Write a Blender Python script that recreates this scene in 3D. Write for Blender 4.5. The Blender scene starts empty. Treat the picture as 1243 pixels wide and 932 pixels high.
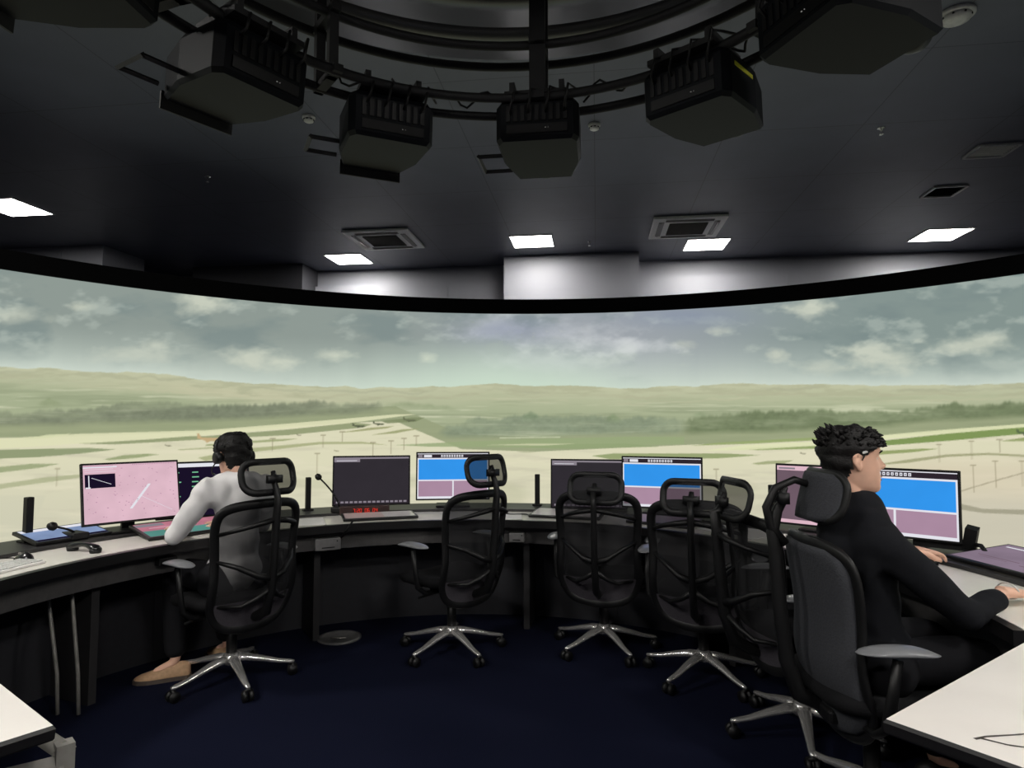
# airfield control simulator room
import bpy, bmesh, math, random
import numpy as np
from mathutils import Vector, Matrix, Euler
random.seed(7)
C = bpy.context.scene.collection
sc = bpy.context.scene
R_ = math.radians

# ------------------------------------------------------------------ camera, world, exposure
cam_d = bpy.data.cameras.new('camera'); cam = bpy.data.objects.new('camera', cam_d); C.objects.link(cam)
cam.location = (0, 0, 1.4)
cam.rotation_euler = (math.pi/2 + math.atan(46/780), 0, 0)
cam_d.sensor_fit = 'HORIZONTAL'; cam_d.sensor_width = 36; cam_d.lens = 780/1243*36
cam_d.clip_start = .05; cam_d.clip_end = 60
sc.camera = cam
w = bpy.data.worlds.new('room_dark'); sc.world = w; w.use_nodes = True
w.node_tree.nodes['Background'].inputs[0].default_value = (.5, .55, .65, 1)
w.node_tree.nodes['Background'].inputs[1].default_value = .0
sc.view_settings.view_transform = 'Standard'; sc.view_settings.look = 'None'
sc.view_settings.exposure = 0; sc.view_settings.gamma = 1; sc.view_settings.use_curve_mapping = False

SCREEN_GAIN = 1.0      # brightness of the projected picture
LAMP = 42.0             # radiance of the ceiling panels
LAMP_FILL = 105.0       # unseen fill panels, behind the camera and at both sides
MON = .95

# ------------------------------------------------------------------ materials
def lin(c):
    c = np.asarray(c, float)/255.
    return np.where(c <= .04045, c/12.92, ((c+.055)/1.055)**2.4)
def rgb(*c): return tuple(lin(c)) + (1,)

def mat(name, col, rough=.6, metal=0, var=.12, scale=30, bump=0, spec=.5, coat=0):
    m = bpy.data.materials.new(name); m.use_nodes = True
    nt = m.node_tree; b = nt.nodes['Principled BSDF']
    col = tuple(col[:3])
    tc = nt.nodes.new('ShaderNodeTexCoord'); nz = nt.nodes.new('ShaderNodeTexNoise')
    nz.inputs['Scale'].default_value = scale; nz.inputs['Detail'].default_value = 4
    nt.links.new(tc.outputs['Object'], nz.inputs['Vector'])
    rp = nt.nodes.new('ShaderNodeValToRGB')
    rp.color_ramp.elements[0].color = tuple(c*(1-var) for c in col)+(1,)
    rp.color_ramp.elements[1].color = tuple(min(1, c*(1+var)) for c in col)+(1,)
    rp.color_ramp.elements[0].position = .3; rp.color_ramp.elements[1].position = .7
    nt.links.new(nz.outputs['Fac'], rp.inputs['Fac'])
    nt.links.new(rp.outputs['Color'], b.inputs['Base Color'])
    b.inputs['Roughness'].default_value = rough; b.inputs['Metallic'].default_value = metal
    b.inputs['Specular IOR Level'].default_value = spec
    if coat: b.inputs['Coat Weight'].default_value = coat
    if bump:
        bp = nt.nodes.new('ShaderNodeBump'); bp.inputs['Strength'].default_value = bump
        bp.inputs['Distance'].default_value = .004
        nt.links.new(nz.outputs['Fac'], bp.inputs['Height']); nt.links.new(bp.outputs['Normal'], b.inputs['Normal'])
    return m
def emat(name, col, s=1.0, var=0, scale=12):
    m = bpy.data.materials.new(name); m.use_nodes = True; nt = m.node_tree
    nt.nodes.remove(nt.nodes['Principled BSDF'])
    e = nt.nodes.new('ShaderNodeEmission'); e.inputs[0].default_value = tuple(col[:3])+(1,); e.inputs[1].default_value = s
    if var:
        tc = nt.nodes.new('ShaderNodeTexCoord'); nz = nt.nodes.new('ShaderNodeTexNoise'); nz.inputs['Scale'].default_value = scale
        rp = nt.nodes.new('ShaderNodeValToRGB')
        rp.color_ramp.elements[0].color = tuple(c*(1-var) for c in col[:3])+(1,); rp.color_ramp.elements[0].position = .35
        rp.color_ramp.elements[1].color = tuple(min(1, c*(1+var)) for c in col[:3])+(1,); rp.color_ramp.elements[1].position = .65
        nt.links.new(tc.outputs['Object'], nz.inputs['Vector']); nt.links.new(nz.outputs['Fac'], rp.inputs['Fac'])
        nt.links.new(rp.outputs['Color'], e.inputs[0])
    nt.links.new(e.outputs[0], nt.nodes['Material Output'].inputs[0])
    return m
def mesh_fabric(name, col, opaque):
    m = mat(name, col, .8); nt = m.node_tree
    t = nt.nodes.new('ShaderNodeBsdfTransparent'); mx = nt.nodes.new('ShaderNodeMixShader'); mx.inputs[0].default_value = opaque
    nt.links.new(t.outputs[0], mx.inputs[1]); nt.links.new(nt.nodes['Principled BSDF'].outputs[0], mx.inputs[2])
    nt.links.new(mx.outputs[0], nt.nodes['Material Output'].inputs[0])
    return m

M = {}
M['black'] = mat('black_plastic', rgb(14, 14, 15), .5, spec=.35)
M['blackg'] = mat('black_gloss_plastic', rgb(24, 24, 26), .25)
M['blackm'] = mat('black_powder_coat', rgb(16, 16, 18), .65, bump=.1, scale=200)
M['proj'] = mat('projector_shell', rgb(9, 12, 17), .6, bump=.06, scale=200, spec=.15)
M['fabric'] = mat('charcoal_fabric', rgb(18, 18, 20), .95, bump=.4, scale=160, spec=.2)
M['lobe'] = mat('grey_fabric', rgb(62, 59, 64), .95, bump=.4, scale=160, spec=.2)
M['pad'] = mat('padded_fabric', rgb(56, 57, 61), .9, bump=.5, scale=140, spec=.2)
M['mesh'] = mesh_fabric('mesh_fabric', rgb(24, 24, 27), .78)
M['chrome'] = mat('polished_aluminium', rgb(222, 220, 218), .25, metal=.8, var=.04)
M['armpad'] = mat('grey_arm_pad', rgb(120, 121, 124), .3, var=.08)
M['greym'] = mat('grey_metal', rgb(140, 137, 132), .5, metal=.2)
M['desk'] = mat('desk_laminate', rgb(232, 228, 220), .24, var=.03, scale=8)
M['deskdark'] = mat('desk_dark_laminate', rgb(46, 45, 46), .45, var=.08)
M['deskedge'] = mat('desk_black_edge', rgb(20, 19, 20), .4)
M['apron'] = mat('desk_grey_fascia', rgb(74, 72, 72), .5)
M['panel'] = mat('desk_front_panel', rgb(36, 36, 41), .6)
M['border'] = mat('screen_border_velvet', rgb(5, 5, 6), .9, spec=.1)
M['tablew'] = mat('white_tabletop', rgb(238, 232, 226), .3, var=.03, scale=5)
M['vein'] = mat('dark_vein', rgb(70, 62, 58), .35)
M['greybox'] = mat('grey_box', rgb(105, 104, 104), .5)
M['shirt'] = mat('white_shirt', rgb(232, 230, 230), .9, var=.06, scale=14, bump=.5)
M['blackshirt'] = mat('black_shirt', rgb(24, 25, 29), .9, bump=.5, scale=25, spec=.15)
M['trouser'] = mat('black_trousers', rgb(24, 24, 27), .9, bump=.4, scale=30, spec=.15)
M['skin'] = mat('skin', rgb(222, 176, 152), .55, var=.06, scale=25)
M['hair'] = mat('black_hair', rgb(15, 13, 13), .6, bump=.8, scale=120, spec=.3)
M['shoe'] = mat('beige_shoe', rgb(176, 142, 110), .8, bump=.3, scale=60)
M['sole'] = mat('shoe_sole', rgb(70, 60, 54), .7)
M['red'] = emat('red_led', (1, .05, .03), .8)
M['yellow'] = mat('yellow_sticker', rgb(190, 190, 40), .5)
M['white'] = mat('white_plastic', rgb(205, 205, 202), .45)
M['ledw'] = emat('small_white_led', (.8, .8, .75), .25)
M['paper'] = mat('paper', rgb(238, 236, 232), .7, var=.03)

# ------------------------------------------------------------------ mesh builder
class MB:
    def __init__(s): s.bm = bmesh.new(); s.mats = []; s.cur = 0; s.smooth = False
    def m(s, material, smooth=None):
        if material not in s.mats: s.mats.append(material)
        s.cur = s.mats.index(material)
        if smooth is not None: s.smooth = smooth
        return s
    def face(s, vs):
        try: f = s.bm.faces.new(vs)
        except ValueError: return None
        f.material_index = s.cur; f.smooth = s.smooth; return f
    def poly(s, pts): return s.face([s.bm.verts.new(p) for p in pts])
    def grid(s, rows, closed_u=False, closed_v=False, flip=False):
        V = [[s.bm.verts.new(p) for p in r] for r in rows]
        n = len(V); k = len(V[0])
        for i in range(n if closed_v else n-1):
            for j in range(k if closed_u else k-1):
                a, b, c, d = V[i][j], V[i][(j+1) % k], V[(i+1) % n][(j+1) % k], V[(i+1) % n][j]
                s.face([a, d, c, b] if flip else [a, b, c, d])
        return V
    def box(s, c, size, rot=(0, 0, 0), bev=0):
        x, y, z = [q/2 for q in size]; mt = Euler(rot).to_matrix(); c = Vector(c)
        if bev <= 0:
            P = [(-x,-y,-z),(x,-y,-z),(x,y,-z),(-x,y,-z),(-x,-y,z),(x,-y,z),(x,y,z),(-x,y,z)]
            V = [s.bm.verts.new(c+mt@Vector(p)) for p in P]
            for f in ((0,3,2,1),(4,5,6,7),(0,1,5,4),(1,2,6,5),(2,3,7,6),(3,0,4,7)): s.face([V[i] for i in f])
            return s
        tb = bmesh.new(); bmesh.ops.create_cube(tb, size=1)
        for v in tb.verts: v.co = Vector((v.co.x*2*x, v.co.y*2*y, v.co.z*2*z))
        bmesh.ops.bevel(tb, geom=list(tb.edges), offset=bev, segments=2, affect='EDGES', profile=.5)
        mp = {v: s.bm.verts.new(c+mt@v.co) for v in tb.verts}
        for f in tb.faces: s.face([mp[v] for v in f.verts])
        tb.free(); return s
    def tube(s, pts, r, seg=8, closed=False, flat=None, cap=True, up=None):
        P = [Vector(p) for p in pts]; n = len(P)
        rr = r if isinstance(r, (list, tuple)) else [r]*n
        rows = []; nrm = None
        for i in range(n):
            if closed: t = (P[(i+1) % n]-P[i-1]).normalized()
            else: t = (P[min(i+1, n-1)]-P[max(i-1, 0)]).normalized()
            if up is not None:
                nrm = Vector(up) - t*t.dot(Vector(up)); nrm.normalize()
            elif nrm is None:
                a = Vector((0, 0, 1)) if abs(t.z) < .9 else Vector((1, 0, 0))
                nrm = (a-t*a.dot(t)).normalized()
            else: nrm = (nrm-t*nrm.dot(t)).normalized()
            b = t.cross(nrm)
            k = flat if flat else 1
            rows.append([P[i]+nrm*(math.cos(q)*rr[i]*k)+b*(math.sin(q)*rr[i]) for q in [2*math.pi*j/seg for j in range(seg)]])
        V = s.grid(rows, closed_u=True, closed_v=closed)
        if not closed and cap:
            s.face(list(reversed(V[0]))); s.face(V[-1])
        return s
    def cyl(s, p0, p1, r, seg=20, r2=None):
        return s.tube([p0, p1], [r, r if r2 is None else r2], seg)
    def lathe(s, prof, c=(0, 0, 0), seg=28, mtx=None):
        rows = []
        for (r, z) in prof:
            row = []
            for j in range(seg):
                a = 2*math.pi*j/seg; p = Vector((r*math.cos(a), r*math.sin(a), z))
                if mtx: p = mtx@p
                row.append(p+Vector(c))
            rows.append(row)
        V = s.grid(rows, closed_u=True)
        if prof[0][0] > 1e-6: s.face(list(reversed(V[0])))
        if prof[-1][0] > 1e-6: s.face(V[-1])
        return s
    def arc(s, c, r0, r1, z0, z1, a0, a1, n=72):
        """solid ring sector; angles in degrees from +Y, clockwise"""
        rows = []
        for i in range(n+1):
            a = R_(a0+(a1-a0)*i/n); d = Vector((math.sin(a), math.cos(a), 0))
            rows.append([Vector(c)+d*r0+Vector((0, 0, z0)), Vector(c)+d*r1+Vector((0, 0, z0)), Vector(c)+d*r1+Vector((0, 0, z1)), Vector(c)+d*r0+Vector((0, 0, z1))])
        full = abs(a1-a0) >= 359.9
        if full: rows.pop()
        V = s.grid(rows, closed_u=True, closed_v=full)
        if not full: s.face(list(reversed(V[0]))); s.face(V[-1])
        return s
    def build(s, name, material=None, parent=None, fix=True):
        if fix: bmesh.ops.recalc_face_normals(s.bm, faces=s.bm.faces)
        me = bpy.data.meshes.new(name); s.bm.to_mesh(me); s.bm.free()
        for q in (s.mats if s.mats else [material]): me.materials.append(q)
        o = bpy.data.objects.new(name, me); C.objects.link(o)
        if parent is not None: o.parent = parent
        return o

def tag(o, label=None, cat=None, group=None, kind=None):
    if label: o['label'] = label
    if cat: o['category'] = cat
    if group: o['group'] = group
    if kind: o['kind'] = kind
    return o
def thing(name, label, cat, loc=(0, 0, 0), rz=0, group=None):
    o = bpy.data.objects.new(name, None); C.objects.link(o); o.location = loc; o.rotation_euler = (0, 0, rz)
    o.empty_display_size = .1
    return tag(o, label, cat, group)
def struct(o): o['kind'] = 'structure'; return o
def kids(o): return [c for c in C.objects if c.parent == o]
def copy_tree(o, parent=None):
    ch = kids(o); c = o.copy(); C.objects.link(c); c.parent = parent
    for k in ch: copy_tree(k, c)
    return c
def polar(c, r, a, z=0): return Vector((c[0]+r*math.sin(R_(a)), c[1]+r*math.cos(R_(a)), z))

# ------------------------------------------------------------------ places
DC = (-.25, 2.46)                 # centre of the console's curve
SCR = (.13, 2.12); SR = 5.57      # centre and radius of the curved screen
RC = (-.06, 2.10)                 # centre of the ring truss
YAW = R_(-7.5)                    # the room is turned a little against the camera
HC = 4.07                         # ceiling height
def room(u, v, z): return Vector((u*math.cos(YAW)-v*math.sin(YAW), u*math.sin(YAW)+v*math.cos(YAW), z))

# ------------------------------------------------------------------ room shell
def room_obj(name, build, material):
    mb = MB(); build(mb); o = mb.build(name, material); o.rotation_euler = (0, 0, YAW); return struct(o)
def carpet():
    m = mat('navy_carpet', rgb(14, 18, 38), 1, var=.35, scale=260, bump=1.0, spec=.1); nt = m.node_tree
    return m
def ceiling_mat():
    m = mat('ceiling_panels', rgb(90, 93, 106), .45, var=.06, scale=3); nt = m.node_tree; b = nt.nodes['Principled BSDF']
    tc = nt.nodes.new('ShaderNodeTexCoord'); br = nt.nodes.new('ShaderNodeTexBrick')
    br.offset = 0; br.inputs['Scale'].default_value = 1
    br.inputs['Mortar Size'].default_value = .004; br.inputs['Brick Width'].default_value = 1.2; br.inputs['Row Height'].default_value = 1.2
    br.inputs['Color1'].default_value = (1, 1, 1, 1); br.inputs['Color2'].default_value = (.93, .93, .93, 1); br.inputs['Mortar'].default_value = (.35, .35, .35, 1)
    nt.links.new(tc.outputs['Object'], br.inputs['Vector'])
    mx = nt.nodes.new('ShaderNodeMix'); mx.data_type = 'RGBA'; mx.blend_type = 'MULTIPLY'; mx.inputs[0].default_value = 1
    src = b.inputs['Base Color'].links[0].from_socket
    nt.links.new(src, mx.inputs[6]); nt.links.new(br.outputs['Color'], mx.inputs[7]); nt.links.new(mx.outputs[2], b.inputs['Base Color'])
    return m
M['wall'] = mat('grey_wall_paint', rgb(150, 151, 158), .5, var=.03, scale=2)
M['walld'] = mat('dark_wall_paint', rgb(62, 62, 67), .6, var=.05, scale=2)
U0, U1, V0, V1 = -9.5, 9.5, -5.0, 10.75
room_obj('floor', lambda q: q.box(((U0+U1)/2, (V0+V1)/2, -.05), (U1-U0, V1-V0, .1)), carpet())
room_obj('ceiling', lambda q: q.box(((U0+U1)/2, (V0+V1)/2, HC+.05), (U1-U0, V1-V0, .1)), ceiling_mat())
def back(q):
    q.m(M['wall']); q.box(((U0+U1)/2, V1+.1, HC/2), (U1-U0+.4, .2, HC))
room_obj('wall_back', back, M['wall'])
room_obj('wall_left', lambda q: q.box((U0-.1, (V0+V1)/2, HC/2), (.2, V1-V0, HC)), M['walld'])
room_obj('wall_right', lambda q: q.box((U1+.1, (V0+V1)/2, HC/2), (.2, V1-V0, HC)), M['walld'])
room_obj('wall_front', lambda q: q.box(((U0+U1)/2, V0-.1, HC/2), (U1-U0+.4, .2, HC)), M['walld'])
room_obj('wall_pillar', lambda q: q.box((-.395, 10.44, HC/2), (2.14, .62, HC)), M['wall'])
# lower wall facing with a ledge, both sides of the pillar
def ledge(u0, u1):
    def f(q):
        q.box(((u0+u1)/2, 10.70, 1.89), (u1-u0, .10, 3.78))
        for u in np.arange(u0+.02, u1, 2.35): q.box((float(u), 10.645, 1.88), (.03, .012, 3.74))
    return f
room_obj('trim_1', ledge(.69, 9.4), M['wall'])
room_obj('trim_2', ledge(-4.9, -1.48), M['wall'])
room_obj('wall_recess', lambda q: q.box((-5.9, 10.45, HC/2), (2.0, .6, HC)), M['walld'])
room_obj('wall_block', lambda q: (q.box((-8.4, 9.15, HC/2), (2.02, .9, HC)), q.box((-8.1, 8.69, 2.0), (.03, .02, 4.0))), M['wall'])

# central ceiling disc with concentric steps
mb = MB().m(mat('ceiling_disc_gloss', rgb(44, 44, 47), .3, var=.05, scale=3), True)
for (r0, r1, z) in ((0, 1.0, 4.0), (1.0, 1.45, 3.97), (1.45, 1.9, 3.93), (1.9, 2.36, 3.98)):
    mb.arc((RC[0], RC[1], 0), max(r0, .02), r1-.012, z, HC-.002, 0, 360, 96)
struct(mb.build('ceiling_disc'))

# ------------------------------------------------------------------ the projected picture
def vnoise(x, y, seed):
    rs = np.random.RandomState(seed); g = rs.rand(64, 64)
    xi = np.floor(x).astype(int); yi = np.floor(y).astype(int); fx = x-xi; fy = y-yi
    fx = fx*fx*(3-2*fx); fy = fy*fy*(3-2*fy)
    g00 = g[yi % 64, xi % 64]; g10 = g[yi % 64, (xi+1) % 64]; g01 = g[(yi+1) % 64, xi % 64]; g11 = g[(yi+1) % 64, (xi+1) % 64]
    return (g00*(1-fx)+g10*fx)*(1-fy)+(g01*(1-fx)+g11*fx)*fy
def fbm(x, y, seed, oct=5):
    t = 0; a = .5; s = 0
    for k in range(oct): t = t+a*vnoise(x, y, seed+k); s += a; a *= .55; x = x*2.03+17.1; y = y*2.03+5.7
    return t/s
def inpoly(x, y, P):
    r = np.zeros(x.shape, bool); n = len(P)
    for i in range(n):
        x1, y1 = P[i]; x2, y2 = P[(i+1) % n]
        if y1 == y2: continue
        c = ((y1 > y) != (y2 > y)) & (x < (x2-x1)*(y-y1)/(y2-y1)+x1); r ^= c
    return r
# picture coordinates: X along the panorama, Y downwards, laid over arc length s and height z
S_TAB = [-8.9, -5.19, -4.59, -3.89, -3.11, -2.25, -1.32, -.13, .64, 1.6, 2.51, 3.33, 4.07, 4.98, 8.7]
X_TAB = [-760, 0, 100, 200, 300, 400, 500, 621, 700, 800, 900, 1000, 1100, 1243, 1950]
Z330 = [2.7, 2.676, 2.786, 2.90, 3.01, 3.105, 3.176, 3.213, 3.204, 3.158, 3.08, 2.981, 2.872, 2.715, 2.7]
Z600 = [.8, .789, .738, .685, .634, .59, .558, .541, .545, .566, .602, .647, .698, .771, .77]
def picture(s, z):
    X = np.interp(s, S_TAB, X_TAB); za = np.interp(s, S_TAB, Z330); zb = np.interp(s, S_TAB, Z600)
    Y = 330+270*(za-z)/(za-zb)
    sh = X.shape
    def mix(a, b, t): t = np.clip(t, 0, 1)[..., None]; return a*(1-t)+np.asarray(b, float)*t
    # sky
    left = np.array([142, 153, 147.]); mid = np.array([158, 164, 170.]); right = np.array([132, 147, 143.])
    wm = np.exp(-((X-740)/190)**2)
    base = np.where((X < 640)[..., None], left, right)
    wl = 1/(1+np.exp((X-640)/60)); base = left*wl[..., None]+right*(1-wl)[..., None]
    col = mix(base, mid, wm)
    hz = np.interp(X, [-200, 0, 100, 150, 200, 250, 320, 440, 500, 560, 600, 760, 900, 1000, 1100, 1243, 1500],
                   [446, 446, 450, 453, 456, 463, 467, 472, 472, 469, 468, 471, 467, 468, 469, 466, 468])
    hz = hz+(fbm(X/26, X*0, 3)-.5)*6
    d = np.clip((hz-Y)/62, 0, 1)
    n1 = fbm(X/95, Y/34, 11); n2 = fbm(X/38, Y/17, 21); n3 = fbm(X/14, Y/8, 31)
    col = mix(col, (206, 217, 205), (1-d)**1.5*.95)
    col = mix(col, (118, 134, 134), np.clip((n1-.52)*2.6, 0, .55)*np.clip(d*1.6, 0, 1))
    col = mix(col, (186, 196, 186), np.clip((n2-.56)*3.0, 0, .5)*np.clip(d*2, .2, 1))
    def cloud(cx, cy, rx, ry, a, c=(210, 214, 196)):
        nonlocal col
        dx = (X-cx)/rx; dy = (Y-cy)/ry; dy = np.where(dy > 0, dy*1.25, dy)
        q = 1-np.sqrt(dx*dx+dy*dy)+(n2-.5)*1.5+(n3-.5)*.7
        col = mix(col, c, np.clip(q*1.15, 0, 1)*a)
    for c_ in ((236, 368, 40, 22, .8), (22, 384, 46, 17, .55), (92, 372, 17, 7, .6), (185, 420, 22, 10, .45), (160, 432, 60, 14, .45),
               (305, 437, 62, 20, .75), (406, 432, 40, 13, .75), (517, 437, 15, 11, .8), (985, 376, 40, 18, .8), (872, 402, 16, 6, .5),
               (1068, 436, 62, 24, .75), (1190, 419, 62, 17, .7), (946, 432, 18, 11, .65), (1000, 446, 40, 14, .5), (830, 418, 26, 10, .5),
               (-120, 400, 70, 25, .7), (-300, 430, 90, 25, .7), (-520, 380, 90, 25, .6), (1420, 400, 80, 30, .7), (1650, 430, 90, 25, .7)): cloud(*c_)
    for c_ in ((690, 408, 110, 26, .55), (600, 400, 50, 24, .5), (760, 420, 80, 16, .45), (650, 440, 110, 18, .4), (800, 420, 40, 14, .4)): cloud(*c_, c=(216, 219, 220))
    col = mix(col, (138, 146, 168), np.clip(np.exp(-((X-620)/60)**2-((Y-402)/16)**2)*.7*(n2 > .35)*n2*1.6, 0, .7))
    col = mix(col, (136, 146, 165), np.exp(-((X-835)/75)**2-((Y-384)/14)**2)*.7)
    col = mix(col, (200, 220, 200), np.exp(-((X-600)/170)**2)*(1-d)*.8)
    # far land
    g = np.clip((Y-hz)/34, 0, 1.6)
    land = mix(np.ones(sh+(3,))*np.array([193, 195, 164.]), (167, 176, 143), g)
    land = mix(land, (206, 200, 170), np.clip(1-np.abs(Y-hz-14)/14, 0, 1)*np.exp(-((X-280)/150)**2)*.6)
    land = mix(land, (176, 178, 148), np.clip((fbm(X/30, Y/5, 41)-.46)*4, 0, .75)*(g < .45))
    for off, c_, k_ in ((4, (170, 172, 146), .6), (10, (178, 176, 148), .5), (17, (196, 192, 162), .4)):
        rl = hz+off+(fbm(X/22, X*0, 131+off)-.5)*8
        land = mix(land, c_, np.clip(1-np.abs(Y-rl-1.5)/2.2, 0, 1)*k_*np.clip((fbm(X/60, X*0+off, 141)-.35)*5, 0, 1))
    land = mix(land, (150, 159, 128), np.clip((fbm(X/90, Y/4, 51)-.48)*4, 0, .75)*np.clip(g*1.6-.5, 0, 1))
    land = mix(land, (205, 208, 178), np.clip((fbm(X/80, Y/2.4, 57)-.58)*7, 0, .75)*np.clip(g*1.6-.4, 0, 1))
    under = Y > hz
    col = np.where(under[..., None], land, col)
    # tarmac
    tz = np.interp(X, [-300, 0, 100, 250, 350, 410, 480, 560, 650, 830, 1000, 1100, 1243, 1500], [524, 522, 520, 515, 508, 505, 502, 536, 539, 531, 524, 518, 511, 505])
    tar = mix(np.ones(sh+(3,))*np.array([219, 216, 186.]), (207, 204, 180), (Y-560)/80)
    tar = mix(tar, (227, 221, 194), np.clip((fbm(X/120, Y/10, 61)-.5)*3, 0, .7))
    tar = mix(tar, (199, 195, 171), np.clip((fbm(X/70, Y/7, 71)-.55)*3, 0, .6))
    tar = mix(tar, (213, 200, 176), np.clip((X-1000)/120, 0, 1)*np.clip((Y-545)/25, 0, 1)*.55)
    tar = mix(tar, (198, 194, 176), np.clip((X-1000)/120, 0, 1)*np.clip((Y-590)/30, 0, 1)*.7)
    col = np.where((Y > tz+10)[..., None], tar, col)
    grass = np.array([147, 156, 122.])
    col = np.where(((Y > tz-8) & (Y <= tz+10))[..., None], mix(np.ones(sh+(3,))*grass, (163, 170, 135), fbm(X/60, Y/4, 77)), col)
    # tree lines
    def trees(xs, top, bot, c, a=.9, f=1):
        nonlocal col
        t = np.interp(X, xs, top); b = np.interp(X, xs, bot)
        t = t+(fbm(X/9, X*0, 81)-.5)*9*f+(fbm(X/3, X*0, 91)-.5)*4*f
        k = np.clip((Y-t)/4, 0, 1)*np.clip((b-Y)/7+.5, 0, 1)*np.clip(.72+(fbm(X/55, Y/12, 151)-.4)*1.6, .5, 1)*np.clip(np.minimum(X-xs[0], xs[-1]-X)/min(14, (xs[-1]-xs[0])*.3), 0, 1)
        tex = fbm(X/6, Y/4, 101)
        cc = mix(np.ones(sh+(3,))*np.array(c, float), np.array(c)*1.07, (tex-.4)*2.5)
        cc = mix(cc, np.array(c)*.92, (.42-tex)*3)
        col = col*(1-(k*a)[..., None])+cc*(k*a)[..., None]
    trees([-900, -300, 0, 40, 60, 90, 140, 165, 200, 206, 215, 300, 350, 385, 400, 425, 440, 463, 467],
          [494, 494, 499, 499, 497, 497, 491, 486, 488, 486, 489, 492, 489, 486, 489, 490, 487, 488, 497],
          [516, 516, 516, 516, 516, 516, 515, 514, 512, 512, 512, 509, 506, 504, 504, 503, 501, 500, 500], (120, 127, 106))
    trees([466, 500, 530, 560], [489, 488, 492, 495], [494, 496, 497, 499], (140, 152, 118), .6, .4)
    trees([528, 545, 570, 620, 700, 760, 800, 835], [524, 518, 508, 505, 504, 506, 505, 508], [527, 531, 531, 530, 528, 529, 528, 526], (129, 141, 118), .8)
    trees([628, 644, 660], [508, 499, 508], [510, 510, 510], (126, 142, 113), .85, .3)
    trees([732, 745, 758], [510, 501, 510], [512, 512, 512], (128, 144, 110), .8, .3)
    trees([836, 850, 866], [505, 500, 505], [506, 506, 506], (128, 144, 110), .8, .3)
    trees([40, 58, 80], [492, 482, 491], [493, 493, 493], (136, 148, 112), .8, .3)
    trees([825, 860, 900, 930, 1000, 1080, 1110, 1128, 1150, 1166, 1200, 1232, 1243, 1600, 1900],
          [508, 506, 500, 499, 497, 499, 498, 493, 491, 487, 492, 487, 488, 490, 490],
          [527, 526, 525, 525, 521, 518, 513, 512, 511, 511, 508, 506, 506, 506, 506], (109, 121, 90))
    # grass strips, stands and taxiways
    gs = (148, 161, 115); gd = (128, 148, 92)
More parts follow.
